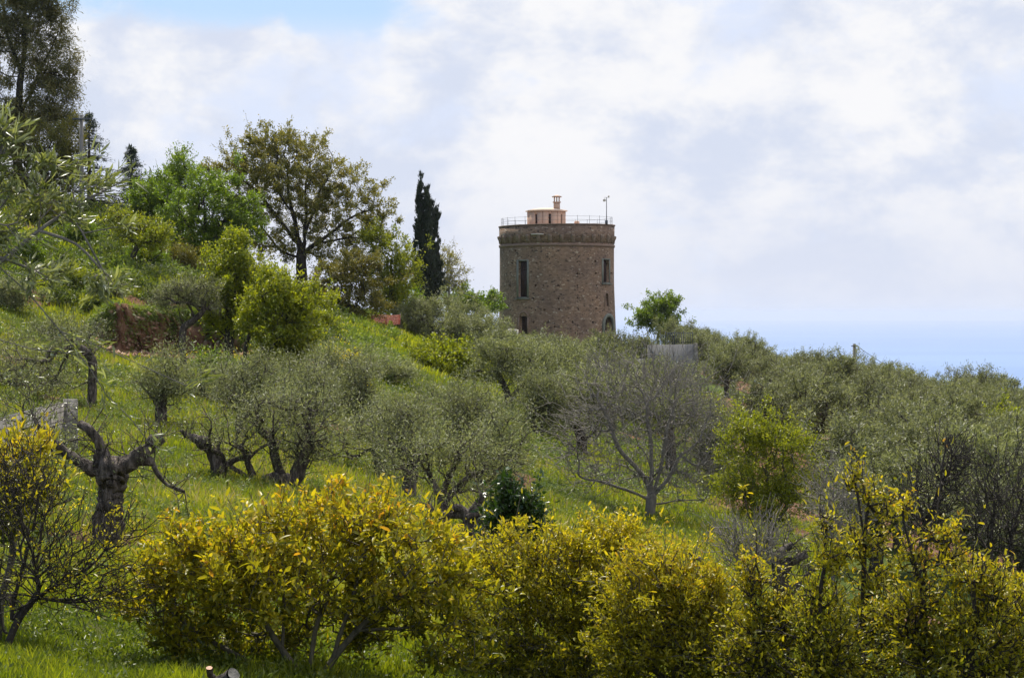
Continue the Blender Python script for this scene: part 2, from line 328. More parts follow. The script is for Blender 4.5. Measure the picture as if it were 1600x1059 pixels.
# ------------------------------------------------------------------ tree machinery
def unit(v): return v/(np.linalg.norm(v, axis=-1, keepdims=True) + 1e-9)
def grow(rng, starts, attach_from, P, alpha):
    """starts: list of (polyline Nx3) sharing the root; P target points.  Returns nodes, parent"""
    nodes = [starts[0][0]]; par = [-1]; path = [0.]; att = [False]
    ids = {}
    for si, pl in enumerate(starts):
        prev = 0
        if si:      # connect to nearest existing node
            dd = [np.linalg.norm(pl[0] - q) for q in nodes]; prev = int(np.argmin(dd)); seq = pl if dd[prev] > .02 else pl[1:]
        else: seq = pl[1:]
        m = len(seq)
        for k, q in enumerate(seq):
            nodes.append(q); par.append(prev); path.append(path[prev] + np.linalg.norm(q - nodes[prev])); prev = len(nodes) - 1
            att.append((k + 1)/m >= attach_from)
    n0 = len(nodes); nP = len(P); tot = n0 + nP
    NN = np.zeros((tot, 3)); NN[:n0] = nodes; par += [0]*nP; path = np.array(path + [0.]*nP)
    best = np.full(nP, 1e9); bi = np.zeros(nP, int); done = np.zeros(nP, bool)
    for i in range(n0):
        if att[i]:
            c = np.linalg.norm(P - NN[i], axis=1) + alpha*path[i]; mk = c < best; best[mk] = c[mk]; bi[mk] = i
    key = best.copy()
    for s in range(nP):
        j = int(np.argmin(np.where(done, 1e9, best - alpha*path[bi])))     # nearest first
        done[j] = True; k = n0 + s; NN[k] = P[j]; par[k] = int(bi[j]); path[k] = path[bi[j]] + np.linalg.norm(P[j] - NN[bi[j]])
        c = np.linalg.norm(P - NN[k], axis=1) + alpha*path[k]; mk = (c < best) & ~done; best[mk] = c[mk]; bi[mk] = k
    return NN, np.array(par), n0
def refine(rng, NN, par, wob, seg):
    """split long edges with a little wander"""
    nn = [v for v in NN]; pp = list(par)
    for i in range(len(NN)):
        p = pp[i]
        if p < 0: continue
        L = np.linalg.norm(NN[i] - NN[p]); k = int(L/seg)
        if k < 1: continue
        k = min(k, 4); prev = p
        sag = rng.normal(size=3)*wob*L
        for q in range(1, k + 1):
            t = q/(k + 1); v = NN[p]*(1 - t) + NN[i]*t + sag*math.sin(math.pi*t) + rng.normal(size=3)*wob*L*.4
            nn.append(v); pp.append(prev); prev = len(nn) - 1
        pp[i] = prev
    return np.array(nn), np.array(pp)
def order(par):
    n = len(par); ch = [[] for _ in range(n)]
    root = 0
    for i, p in enumerate(par):
        if p >= 0: ch[p].append(i)
        else: root = i
    o = [root]; k = 0
    while k < len(o): o.extend(ch[o[k]]); k += 1
    return o, ch
def skeleton_mesh(rng, NN, par, r0, rt, expo=.5, thick=.03, sides=8, rough=.0, flare=1.5):
    o, ch = order(par); n = len(NN); cnt = np.zeros(n)
    for i in reversed(o):
        if not ch[i]: cnt[i] = 1
        else: cnt[i] = sum(cnt[c] for c in ch[i])
    rad = rt + (r0 - rt)*((cnt - 1)/max(cnt[o[0]] - 1, 1))**expo
    V = []; Fs = []; base = 0
    # thin edges: triangular prisms
    e = np.array([i for i in range(n) if par[i] >= 0 and rad[i] < thick])
    if len(e):
        A = NN[par[e]]; B = NN[e]; t = unit(B - A); ref = np.where(np.abs(t[:, 2:3]) > .8, np.array([[1., 0, 0]]), np.array([[0, 0, 1.]]))
        u = unit(np.cross(ref, t)); b = np.cross(t, u); ra = np.minimum(rad[par[e]], rad[e]*1.5)[:, None]; rb = rad[e][:, None]; vs = []
        for P0, r_ in ((A, ra), (B + t*rb*.5, rb)):
            for a in (0, 2.094, 4.189): vs.append(P0 + (u*math.cos(a) + b*math.sin(a))*r_)
        vv = np.stack(vs, 1).reshape(-1, 3); m = np.arange(len(e))*6
        for k in range(3): Fs.append(np.stack([m + k, m + (k + 1) % 3, m + 3 + (k + 1) % 3, m + 3 + k], 1))
        V.append(vv); base = len(vv)
    # thick chains
    used = set()
    for s in o:
        p = par[s]
        if p < 0: starts = True
        else:
            h = max(ch[p], key=lambda c: cnt[c]); starts = (h != s)
        if not starts or rad[s] < thick: continue
        c = [p, s] if p >= 0 else [s]; x = s
        while ch[x]:
            x = max(ch[x], key=lambda k: cnt[k]); c.append(x)
            if rad[x] < thick: break
        if len(c) < 2: continue
        P_ = NN[c]; rr_ = rad[c].copy()
        if p >= 0: rr_[0] = min(rr_[0], rr_[1]*1.25)
        else: rr_[0] *= flare
        if len(P_) > 2: P_ = P_.copy(); P_[1:-1] = .5*P_[1:-1] + .25*(P_[:-2] + P_[2:])
        # densify
        tt = np.linspace(0, len(P_) - 1, (len(P_) - 1)*3 + 1); ii = np.arange(len(P_))
        P_ = np.stack([np.interp(tt, ii, P_[:, k]) for k in range(3)], 1); rr_ = np.interp(tt, ii, rr_)
        if len(P_) > 4: P_[1:-1] = .5*P_[1:-1] + .25*(P_[:-2] + P_[2:])
        v, f = tube_arrays(P_, rr_, sides, rough, rng); Fs.append(f + base); Fs.append(np.arange(sides)[None, :] + base + len(v) - sides); V.append(v); base += len(v)
    return np.concatenate(V), Fs, cnt, rad
def leaves(rng, A, B, n, ln, wd, spread=.1, droop=0., up=0., along=.5, hbias=0., rndrange=(0, 1), centre=None, shape=0):
    """n leaves spread over edges A->B"""
    m = len(A); wgt = rng.gamma(.65, 1, m); k = rng.choice(m, n, p=wgt/wgt.sum())
    t = rng.random(n)[:, None]*1.1; a, b = A[k], B[k]; L = np.minimum(np.linalg.norm(b - a, axis=1, keepdims=True), .6)
    e = unit(b - a); p = b - e*L*(1 - t) + rng.normal(size=(n, 3))*spread
    d = unit(e*along + unit(rng.normal(size=(n, 3))) + np.array([0, 0, up - droop]))
    s = unit(np.cross(d, unit(rng.normal(size=(n, 3)) + np.array([0, 0, .8]))))
    nr = np.cross(s, d); l = ln*np.clip(np.exp(.35*rng.normal(size=n)), .35, 1.9)[:, None]; w_ = wd*(.7 + .6*rng.random(n))[:, None]*.5
    fold = w_*.5
    if shape == 0:
        v = np.stack([p, p + d*l*.5 + s*w_ + nr*fold, p + d*l, p + d*l*.5 - s*w_ + nr*fold], 1); q = 4
        f = [np.array([0, 1, 2]), np.array([0, 2, 3])]
    else:
        bend = -nr*l*.12
        v = np.stack([p, p + d*l*.3 + s*w_*.9 + nr*fold, p + d*l*.7 + s*w_*.75 + nr*fold + bend*.5, p + d*l + bend, p + d*l*.7 - s*w_*.75 + nr*fold + bend*.5, p + d*l*.3 - s*w_*.9 + nr*fold, p + d*l*.5], 1); q = 7
        f = [np.array([0, 1, 6]), np.array([1, 2, 6]), np.array([2, 3, 6]), np.array([3, 4, 6]), np.array([4, 5, 6]), np.array([5, 0, 6])]
    rn = rng.random(n)*.6 + .2*rng.random(m)[k] + .1
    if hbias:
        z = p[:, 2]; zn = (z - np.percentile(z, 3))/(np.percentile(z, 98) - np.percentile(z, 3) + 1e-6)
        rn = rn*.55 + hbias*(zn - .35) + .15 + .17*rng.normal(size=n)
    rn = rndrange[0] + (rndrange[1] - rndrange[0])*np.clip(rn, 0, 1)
    base = np.arange(n)[:, None]*q; fc = np.concatenate([base + x for x in f])
    return v.reshape(-1, 3), fc, np.repeat(rn, q)
def sample_blobs(rng, blobs, n, shell=.45, clump=.6, csize=.22):
    vol = np.array([b[3]*b[4]*b[5] for b in blobs])**.75; k = rng.choice(len(blobs), n, p=vol/vol.sum())
    B = np.array(blobs); u = unit(rng.normal(size=(n, 3)))*(rng.random(n)**shell*(1 + .22*np.abs(rng.normal(size=n))*(rng.random(n) < .35)))[:, None]; P = B[k, :3] + u*B[k, 3:6]
    nc = max(6, n//14); c = P[:nc]; kk = k[:nc]; m = int(n*clump); j = rng.integers(0, nc, m)
    P[-m:] = c[j] + rng.normal(size=(m, 3))*B[kk[j], 3:6]*csize
    return P
TREES = []
def tree(name, label, cat, px, d, trunks, blobs, n=300, L=6000, leaf=(.12, .03), mat='olive', bark='bark', r0=.2, rt=.006, alpha=.35, seed=1, group=None,
         depth=1.0, spread=.08, attach=.5, wob=.07, hbias=0, rough=.06, droop=0, up=.2, sides=8, expo=.5, clump=.35, csize=.3, shape=0, thick=.03, shell=.45, rr=(0, 1), lmax=3, along=.5, zoff=0, flare=1.5, tw=None, ntw=2, twup=.5, grow_=1.08):
    """everything given as photo columns/rows at distance d is turned into metres round the tree's own base"""
    rng = np.random.default_rng(seed); x0 = (px - CX)/F*d; z0 = float(H(x0, d)) - .04 + zoff; base = np.array([x0, d, z0]); s = d/F
    root = empty(name, base, label, cat, group)
    pls = []
    for ti, tr in enumerate(trunks):
        q = np.array([W(p[0], p[1], d + (p[2] if len(p) > 2 else 0)) for p in tr]) - base
        if ti == 0: q[0] = (0, 0, -.15)
        # densify
        seg = [q[0]]
        for a, b in zip(q[:-1], q[1:]):
            k = max(1, int(np.linalg.norm(b - a)/(.35 if d < 60 else .8)))
            for i in range(1, k + 1): seg.append(a + (b - a)*i/k + (rng.normal(size=3)*.12*np.linalg.norm(b - a)/k if i < k else 0))
        pls.append(np.array(seg))
    bl = []
    for b in blobs:
        c = W(b[0], b[1], d + (b[4] if len(b) > 4 else 0)) - base; rx = b[2]*s*grow_; rz = b[3]*s*grow_
        bl.append((c[0], c[1], c[2], rx, max(rx, rz)*depth*.85, rz))
    P = sample_blobs(rng, bl, n, shell, clump, csize); P[:, 2] = np.maximum(P[:, 2], .15*r0*10)
    NN, par, n0 = grow(rng, pls, attach, P, alpha)
    NN, par = refine(rng, NN, par, wob, .3 if d < 60 else .7)
    if tw is None: tw = min(.5, .10 + .004*d)
    if tw and ntw:
        isl = np.ones(len(NN), bool); isl[par[par >= 0]] = False; tips = np.nonzero(isl)[0]; cen = P.mean(0)
        k = np.repeat(tips, ntw); e = unit(NN[k] - NN[par[k]]); o_ = unit(NN[k] - cen); dr = unit(e*.6 + o_*.5 + rng.normal(size=(len(k), 3))*.55 + np.array([0, 0, twup]))
        L1 = tw*(.3 + .9*rng.random(len(k)) + .9*(rng.random(len(k)) < .12))[:, None]; m1 = NN[k] + dr*L1*.5; e1 = m1 + unit(dr + rng.normal(size=(len(k), 3))*.25 + np.array([0, 0, twup*.3]))*L1*.5; n_ = len(NN)
        NN = np.concatenate([NN, m1, e1]); par = np.concatenate([par, k, np.arange(len(k)) + n_])
    V, Fs, cnt, rad = skeleton_mesh(rng, NN, par, r0, rt, expo, thick, sides, rough, flare)
    meshobj('trunk', V, Fs, M[bark], root, smooth=True)
    if L:
        e = np.array([i for i in range(len(NN)) if par[i] >= 0 and cnt[i] <= lmax*max(1, ntw)])
        v, f, rn = leaves(rng, NN[par[e]], NN[e], L, leaf[0], leaf[1], spread, droop, up, along, hbias, rr, shape=shape)
        meshobj('crown', v, f, M[mat], root, attrs={'rnd': rn})
    return root
def dup(root, x, y, rz, sc, label, group):
    r = root.copy(); COL.objects.link(r); r.location = (x, y, float(H(x, y)) - .05); r.rotation_euler = (0, 0, rz); r.scale = (sc, sc, sc*random.uniform(.9, 1.12))
    r['label'] = label; r['group'] = group
    for c in root.children:
        k = c.copy(); COL.objects.link(k); k.parent = r
    return r

# ------------------------------------------------------------------ the round tower
def stonemat():
    m, t = newmat('tower_masonry'); n = t.nodes; l = t.links
    tcn = n.new('ShaderNodeTexCoord'); mp = n.new('ShaderNodeMapping'); mp.inputs['Scale'].default_value = (1, 1, 1.7); l.new(tcn.outputs['Object'], mp.inputs[0])
    nz = n.new('ShaderNodeTexNoise'); nz.inputs['Scale'].default_value = 2.5; nz.inputs['Detail'].default_value = 3; l.new(mp.outputs[0], nz.inputs['Vector'])
    ad = n.new('ShaderNodeVectorMath'); ad.operation = 'MULTIPLY_ADD'; l.new(nz.outputs['Color'], ad.inputs[0]); ad.inputs[1].default_value = (.3, .3, .3); l.new(mp.outputs[0], ad.inputs[2])
    def vor(s, f):
        v = n.new('ShaderNodeTexVoronoi'); v.feature = f; v.inputs['Scale'].default_value = s; l.new(ad.outputs[0], v.inputs['Vector']); return v
    a = vor(4.8, 'F1'); e = vor(4.8, 'DISTANCE_TO_EDGE')
    sx = n.new('ShaderNodeSeparateColor'); l.new(a.outputs['Color'], sx.inputs[0])
    c = ramp(t, sx.outputs[0], [(0, (.05, .036, .028)), (.1, (.15, .10, .072)), (.3, (.20, .13, .088)), (.7, (.245, .163, .112)), (.93, (.29, .205, .147)), (1, (.42, .35, .27))])
    er = n.new('ShaderNodeMapRange'); er.inputs[1].default_value = .02; er.inputs[2].default_value = .09; l.new(e.outputs['Distance'], er.inputs[0])
    m1 = n.new('ShaderNodeMix'); m1.data_type = 'RGBA'; l.new(er.outputs[0], m1.inputs[0]); m1.inputs[6].default_value = (.24, .166, .117, 1); l.new(c, m1.inputs[7])
    n2 = n.new('ShaderNodeTexNoise'); n2.inputs['Scale'].default_value = .45; n2.inputs['Detail'].default_value = 6; n2.inputs['Roughness'].default_value = .65; l.new(tcn.outputs['Object'], n2.inputs['Vector'])
    pr = ramp(t, n2.outputs['Fac'], [(.3, (.68, .68, .72)), (.5, (1, 1, 1)), (.7, (1.25, 1.18, 1.08))])
    m2 = n.new('ShaderNodeMix'); m2.data_type = 'RGBA'; m2.blend_type = 'MULTIPLY'; m2.inputs[0].default_value = .85; l.new(m1.outputs[2], m2.inputs[6]); l.new(pr, m2.inputs[7])
    p = n.new('ShaderNodeBsdfPrincipled'); p.inputs['Roughness'].default_value = .92; p.inputs['Specular IOR Level'].default_value = .2; l.new(m2.outputs[2], p.inputs['Base Color'])
    b = n.new('ShaderNodeBump'); b.inputs['Strength'].default_value = .5; b.inputs['Distance'].default_value = .06; l.new(er.outputs[0], b.inputs['Height']); l.new(b.outputs[0], p.inputs['Normal'])
    o = n.new('ShaderNodeOutputMaterial'); l.new(p.outputs[0], o.inputs[0]); return m
M['stone'] = stonemat()
M['parapet'] = surfmat('parapet_masonry', [(.3, (.14, .10, .07)), (.5, (.20, .142, .10)), (.7, (.25, .185, .135))], 3.5, detail=9, stretch=(1, 1, 1.8), bump=.5)
M['brickband'] = surfmat('brick_band', [(.3, (.17, .112, .082)), (.7, (.26, .18, .135))], 3, stretch=(1, 1, 3), bump=.5)
M['surround'] = surfmat('grey_green_stone', [(.3, (.13, .132, .108)), (.7, (.20, .20, .165))], 2.5, bump=.3)
M['shutter'] = surfmat('brown_shutter', [(.3, (.035, .02, .016)), (.7, (.06, .035, .028))], 4, stretch=(4, 4, .5))
M['darkglass'] = surfmat('dark_glass', [(.3, (.01, .012, .014)), (.7, (.02, .022, .025))], 1, rough=.15, bump=.02, spec=.5)
M['plaster'] = surfmat('peach_plaster', [(.3, (.50, .33, .235)), (.7, (.60, .41, .30))], 1.5, bump=.1)
M['roofpl'] = surfmat('peach_roof', [(.3, (.58, .44, .33)), (.7, (.70, .54, .42))], 2, bump=.1)
M['palestone'] = surfmat('pale_stone', [(.3, (.5, .46, .4)), (.7, (.65, .6, .54))], 3)
M['metal'] = surfmat('dark_metal', [(.3, (.05, .055, .065)), (.7, (.09, .095, .11))], 4, rough=.5)
M['concrete'] = surfmat('grey_concrete', [(.3, (.13, .125, .125)), (.6, (.195, .19, .185)), (.75, (.25, .24, .225))], .9, bump=.3)
M['polewood'] = surfmat('grey_pole', [(.3, (.13, .12, .105)), (.7, (.22, .205, .18))], 4, stretch=(2, 2, .4))
DT = 190.0; TX = (870 - CX)/F*DT
def Rz(z): return 5.30 + .17*max(0, min(1, (3.2 - z)/6))**1.2
def th_of(px, z=3):
    th = 0.
    for _ in range(30):
        r = Rz(z); x = (px - CX)/F*(DT - r*math.cos(th)) - TX; th = math.asin(max(-.9999, min(.9999, x/r)))
    return th
def z_of(py, th=0, z=3): return (HY - py)*(DT - Rz(z)*math.cos(th))/F
rng = np.random.default_rng(5)
ZB = float(H(TX, DT)) - 1.2
tower = empty('round_stone_tower', (TX, DT, ZB), 'round brown rubble-stone tower with corbelled top on the ridge', 'tower')
OP = []   # th0, th1, z0, z1, depth, kind
def op(x0, x1, y0, y1, dep, kind):
    zz = z_of((y0 + y1)/2); a, b = th_of(x0, zz), th_of(x1, zz); tm = (a + b)/2
    OP.append((a, b, z_of(y1, tm), z_of(y0, tm), dep, kind))
op(810.5, 823.5, 408, 464, .42, 'window'); op(942.6, 951.6, 406, 441, .42, 'window'); op(811.5, 823.5, 494, 522, .5, 'doorway')
op(943.5, 956.5, 495.5, 516, .8, 'arch'); op(945, 950.5, 458, 478, .16, 'niche'); op(833, 848, 371, 378, .18, 'slot')
for (cx_, cy_) in [(805.5, 392), (831.5, 392), (837, 392), (872, 392), (858.5, 404), (800, 411), (838.5, 411), (872, 409.5), (902, 409), (930, 408), (872, 446), (902, 446), (932, 446), (837, 446), (902, 427.5), (931, 427), (902, 465), (872, 466.5), (833, 466), (932, 465), (873, 483), (903, 483), (931, 482), (836, 484), (856, 503), (894, 503), (925, 503), (833, 503), (862, 521), (898, 520), (866, 510), (797, 484), (797, 447), (849, 446), (798, 426), (955, 427), (850, 484)]:
    q = rng.uniform(.9, 1.5); op(cx_ - q, cx_ + q, cy_ - q*1.1, cy_ + q*1.1, .3, 'hole')
ths = sorted(set([-math.pi + i*2*math.pi/96 for i in range(97)] + [v for o in OP for v in o[:2]]))
zs = sorted(set(list(np.arange(ZB, 6.45, .45)) + [6.45] + [v for o in OP for v in o[2:4]]))
def P3(th, z, dr=0):
    r = Rz(z) + dr; return (r*math.sin(th) + .012*max(0, 3 - z), -r*math.cos(th), z - ZB)
tb = MB(); nt_, nz_ = len(ths), len(zs)
V = [P3(t_, z_) for z_ in zs for t_ in ths]; fs = []
for i in range(nz_ - 1):
    for j in range(nt_ - 1):
        tm, zm = (ths[j] + ths[j + 1])/2, (zs[i] + zs[i + 1])/2
        if any(o[0] < tm < o[1] and o[2] < zm < o[3] for o in OP): continue
        fs.append((i*nt_ + j, i*nt_ + j + 1, (i + 1)*nt_ + j + 1, (i + 1)*nt_ + j))
tb.add(V, fs)
for (a, b, z0, z1, dep, kind) in OP:      # recess: jambs and back
    q = [P3(a, z0), P3(b, z0), P3(b, z1), P3(a, z1)]; p = [P3(a, z0, -dep), P3(b, z0, -dep), P3(b, z1, -dep), P3(a, z1, -dep)]
    tb.add(q + p, [(0, 4, 5, 1), (1, 5, 6, 2), (2, 6, 7, 3), (3, 7, 4, 0), (4, 7, 6, 5)])
tb.build('wall', M['stone'], tower)
def frame_box(mb, th, z0, z1, wd_, dr0, dr1):
    """box following the wall face: tangential half width wd_, from radius offset dr0 to dr1"""
    zm = (z0 + z1)/2; r = Rz(zm); c = ((r + (dr0 + dr1)/2)*math.sin(th), -(r + (dr0 + dr1)/2)*math.cos(th), zm - ZB)
    mb.box(c, (wd_, (dr1 - dr0)/2, (z1 - z0)/2), rz=th)
def arch_mesh(mb, th, zc, ri, ro, d0, d1, n=16, legs=0):
    """half-ring proud of the wall, with straight legs below"""
    r = Rz(zc); ct = np.array([math.cos(th), math.sin(th), 0]); nn = np.array([math.sin(th), -math.cos(th), 0]); pts = []
    prof = [(-1, -legs)] + [(-math.cos(math.pi*k/n), math.sin(math.pi*k/n)) for k in range(n + 1)] + [(1, -legs)]
    V = []
    for (cx_, cz_) in prof:
        for rad in (ri, ro):
            zz = cz_*rad if cz_ >= 0 else cz_
            for dd in (d0, d1): V.append(nn*(r + dd) + ct*cx_*rad + np.array([0, 0, zc - ZB + zz]))
    fs = []
    for k in range(len(prof) - 1):
        a = k*4; b = a + 4
        fs += [(a + 1, a + 3, b + 3, b + 1), (a, b, b + 2, a + 2), (a, a + 1, b + 1, b), (a + 2, b + 2, b + 3, a + 3)]
    fs += [(0, 2, 3, 1), (len(V) - 4, len(V) - 3, len(V) - 1, len(V) - 2)]
    mb.add(V, fs)
wi = [o for o in OP if o[5] == 'window']
for k, (a, b, z0, z1, dep, kind) in enumerate(wi):
    th = (a + b)/2; hw = Rz(3)*(b - a)/2; f = MB()
    frame_box(f, a - .12/Rz(3), z0 - .1, z1 + .12, .11, -.1, .045); frame_box(f, b + .10/Rz(3), z0 - .1, z1 + .12, .09, -.1, .045)
    frame_box(f, th, z1 + .003, z1 + .12, hw - .012, -.1, .04); frame_box(f, th, z0 - .1, z0 - .003, hw - .012, -.1, .04)
    wo_ = f.build('window', M['surround'], tower)
    s_ = MB(); frame_box(s_, th, z0 - .2, z0 - .104, hw + .32, -.05, .14); s_.build('sill', M['surround'], wo_)
    p_ = MB()
    for q in (-1, 1): frame_box(p_, th + q*hw*.5/Rz(3), z0 + .02, z1 - .02, hw*.46, -.34, -.28)
    for q in range(1, 4): frame_box(p_, th, z0 + (z1 - z0)*q/4 - .03, z0 + (z1 - z0)*q/4 + .03, hw*.9, -.275, -.25)
    p_.build('shutter', M['shutter'], wo_)
a, b, z0, z1, dep, kind = [o for o in OP if o[5] == 'doorway'][0]; th = (a + b)/2; hw = Rz(0)*(b - a)/2
f = MB(); frame_box(f, a - .09/5.4, z0, z1 - .1, .08, -.1, .03); frame_box(f, b + .09/5.4, z0, z1 - .1, .08, -.1, .03); arch_mesh(f, th, z1 - .1, hw*.98, hw + .15, -.1, .03)
dw = f.build('door_surround', M['brickband'], tower)
f = MB(); frame_box(f, th, z0, z1 - .01, hw - .02, -.42, -.36); f.build('door', M['shutter'], dw)
a, b, z0, z1, dep, kind = [o for o in OP if o[5] == 'arch'][0]; th = (a + b)/2; hw = Rz(-1)*(b - a)/2
f = MB(); arch_mesh(f, th, z1 - hw*.95, hw, hw + .32, -.12, .07, legs=1.2)
# corner fillers close the square hole up to the arch line
ad_ = f.build('arched_doorway', M['surround'], tower, False)
f = MB(); frame_box(f, th, z0, z1, hw - .03, -.7, -.62); f.build('pane', M['darkglass'], ad_)
a, b, z0, z1, dep, kind = [o for o in OP if o[5] == 'niche'][0]; th = (a + b)/2; hw = Rz(1)*(b - a)/2
f = MB(); arch_mesh(f, th, z1 - hw, hw*.92, hw + .13, -.1, .035, legs=1.0); f.build('brick_niche', M['brickband'], tower)
# string course, parapet, corbels, roof deck
def ring(mb, prof, n=96, tilt=0):
    V = []; m = len(prof)
    for k in range(n):
        t_ = 2*math.pi*k/n
        for (r, z) in prof: V.append((r*math.sin(t_), -r*math.cos(t_), z - ZB + tilt*r*math.sin(t_)*(1 if z > 7.6 else 0)))
    mb.add(V, [(k*m + i, ((k + 1) % n)*m + i, ((k + 1) % n)*m + (i + 1) % m, k*m + (i + 1) % m) for k in range(n) for i in range(m)])
f = MB(); ring(f, [(5.2, 6.10), (5.37, 6.10), (5.39, 6.32), (5.2, 6.36)]); f.build('string_course', M['brickband'], tower)
f = MB(); ring(f, [(4.9, 6.46), (5.335, 6.452), (5.35, 8.02), (4.9, 8.02)], tilt=.012); f.build('parapet', M['stone'], tower)
f = MB(); ring(f, [(4.86, 8.024), (5.42, 8.024), (5.42, 8.12), (4.86, 8.12)], tilt=.012); f.build('coping', M['brickband'], tower)
f = MB(); f.lathe((0, 0, 7.1 - ZB), [(4.88, 0), (4.88, .2)], 64); f.build('roof_deck', M['plaster'], tower)
ncb = 32
for k in range(ncb):
    t_ = 2*math.pi*(k + .3)/ncb; c_, s_ = math.cos(t_), math.sin(t_); hwc = .17
    pr = [(5.30, 6.45), (5.36, 6.45), (5.40, 6.72), (5.52, 6.98), (5.52, 7.10), (5.30, 7.20)]
    V = []
    for q in (-1, 1):
        for (r, z) in pr: V.append((r*s_ + q*hwc*c_, -r*c_ + q*hwc*s_, z - ZB))
    mb = MB(); mb.add(V, [tuple(range(6)), tuple(range(6, 12))[::-1]] + [(i, i + 6, (i + 1) % 6 + 6, (i + 1) % 6) for i in range(6)]); mb.build('corbel', M['parapet'], tower)
f = MB(); th = th_of(840.5, 6); frame_box(f, th, 7.12, 7.2, .55, -.1, .3); f.build('ledge', M['palestone'], tower)
# railing on the parapet
f = MB(); rr_ = 5.14; nn = 26
for hgt in (.36, .68):
    t_ = np.linspace(0, 2*math.pi, 97); f.tube(np.stack([rr_*np.sin(t_), -rr_*np.cos(t_), 8.12 - ZB + hgt + .012*rr_*np.sin(t_)], 1), np.full(97, .010), 5)
for k in range(nn):
    t_ = 2*math.pi*(k + .45)/nn; z_ = 8.1 - ZB + .012*rr_*math.sin(t_); f.tube([(rr_*math.sin(t_), -rr_*math.cos(t_), z_), (rr_*math.sin(t_), -rr_*math.cos(t_), z_ + .78)], [.016, .016], 6)
f.build('railing', M['metal'], tower)
# rooftop hut with slits, overhanging roof and chimney
hx, hy = (853.5 - 870)/F*DT, -.6; f = MB(); n8 = 8; Rh = 1.62; zb, zt = 7.28 - ZB, 9.38 - ZB
side = 2*Rh*math.tan(math.pi/8); rot0 = math.radians(10)
for k in range(n8):
    t_ = rot0 + k*2*math.pi/8; c = np.array([hx + Rh*math.sin(t_), hy - Rh*math.cos(t_)]); tx_, ty_ = math.cos(t_), math.sin(t_)
    gapw = .12; hwid = (side/2 - gapw - .01)/2
    for q in (-1, 1):
        o_ = q*(gapw + hwid); f.box((c[0] + tx_*o_, c[1] + ty_*o_, (zb + zt)/2), (hwid, .07, (zt - zb)/2), rz=t_)
    f.box((c[0], c[1], zt - .13), (gapw - .002, .066, .125), rz=t_)
    if k in (3, 5, 6, 2): f.box((c[0] - .02*math.sin(t_), c[1] + .02*math.cos(t_), (zb + zt)/2 - .13), (gapw - .002, .03, (zt - zb)/2 - .13), rz=t_)
hut = f.build('rooftop_hut', M['plaster'], tower)
f = MB(); f.lathe((hx, hy, zt + .003), [(1.65, 0), (1.98, .03), (1.98, .13), (1.1, .30), (.2, .40)], 8, rot=math.pi/2 + rot0 + math.pi/8); f.build('roof', M['roofpl'], hut)
cxx = (869.5 - 870)/F*DT; cy0 = -1.1; z0 = 9.56 - ZB; f = MB()
f.box((cxx, cy0, z0 + .32), (.29, .29, .34)); f.box((cxx, cy0, z0 + .70), (.37, .37, .04))
for ax in (-1, 0, 1):
    for ay in (-1, 0, 1):
        if ax or ay: f.box((cxx + ax*.22, cy0 + ay*.22, z0 + .95), (.055, .055, .21))
f.box((cxx, cy0, z0 + 1.19), (.44, .44, .03)); f.lathe((cxx, cy0, z0 + 1.222), [(.55, 0), (.28, .09), (.1, .13)], 4, rot=math.pi/4)
f.build('chimney', M['plaster'], hut)
f = MB(); f.lathe(((889.5 - 870)/F*DT + .75, 1.5, 7.3 - ZB), [(.25, 0), (.25, 1.2), (.24, 1.3), (.1, 1.36)], 16); f.build('vent_cap', M['plaster'], tower)
# weather mast
mx_ = (947.6 - CX)/F*187; f = MB(); ma = empty('weather_mast', (mx_, 187, 8.12), 'thin metal weather mast with small sensor at the right of the tower top', 'mast')
f.tube([(0, 0, 0), (0, 0, 2.45)], [.045, .03], 6); f.box((0, 0, .2), (.11, .11, .2)); f.build('pole', M['metal'], ma)
f = MB(); f.box((.02, 0, 2.47), (.25, .02, .02)); f.lathe((.2, 0, 2.5), [(.06, 0), (.09, .1), (.03, .16)], 8); f.lathe((-.2, 0, 2.1), [(.1, 0), (.13, .08), (.13, .2), (.04, .26)], 8); f.box((-.09, 0, 2.2), (.09, .015, .015)); f.build('sensor', M['palestone'], ma)

# ------------------------------------------------------------------ walls, fences, poles
def wall_run(name, pts, thick, mat, label, cat='wall', cope=None, group=None):
    """pts: (x, y, ztop, zbot)"""
    P_ = np.array(pts, float); c = P_[0]; root = empty(name, (c[0], c[1], c[3]), label, cat, group); mb = MB(); cb = MB()
    for a, b in zip(P_[:-1], P_[1:]):
        d_ = unit((b - a)[:2]); nrm = np.array([-d_[1], d_[0]])*thick/2; V = []
        for q in (a, b):
            for s_ in (-1, 1):
                for z in (q[3], q[2]): V.append((*(q[:2] + nrm*s_ - c[:2]), z - c[3]))
        mb.add(V, [(0, 1, 5, 4), (2, 6, 7, 3), (1, 3, 7, 5), (0, 2, 3, 1), (4, 5, 7, 6)])
        if cope:
            V = []
            for q in (a, b):
                for s_ in (-1, 1):
                    for z in (q[2] + .003, q[2] + .08): V.append((*(q[:2] + nrm*s_*1.25 - c[:2]), z - c[3]))
            cb.add(V, [(0, 1, 5, 4), (2, 6, 7, 3), (1, 3, 7, 5), (0, 2, 3, 1), (4, 5, 7, 6), (0, 4, 6, 2)])
    mb.build('wall_face', mat, root)
    if cope: cb.build('coping', cope, root)
    return root
def wp(px, py, d, depth=3): v = W(px, py, d); return (v[0], d, v[2], v[2] - depth)
rw = wall_run('retaining_wall', [wp(1012, 539, 150), wp(1084, 537.5, 150)], .35, M['concrete'], 'grey concrete retaining wall right of the tower, topped by a dark railing', cope=None)
f = MB(); a_ = W(1084, 560, 150); c_ = rw.location; f.box((a_[0] + .14 - c_[0], 0, 1.6), (.13, .2, 1.55)); f.build('pier', M['weathered'], rw)
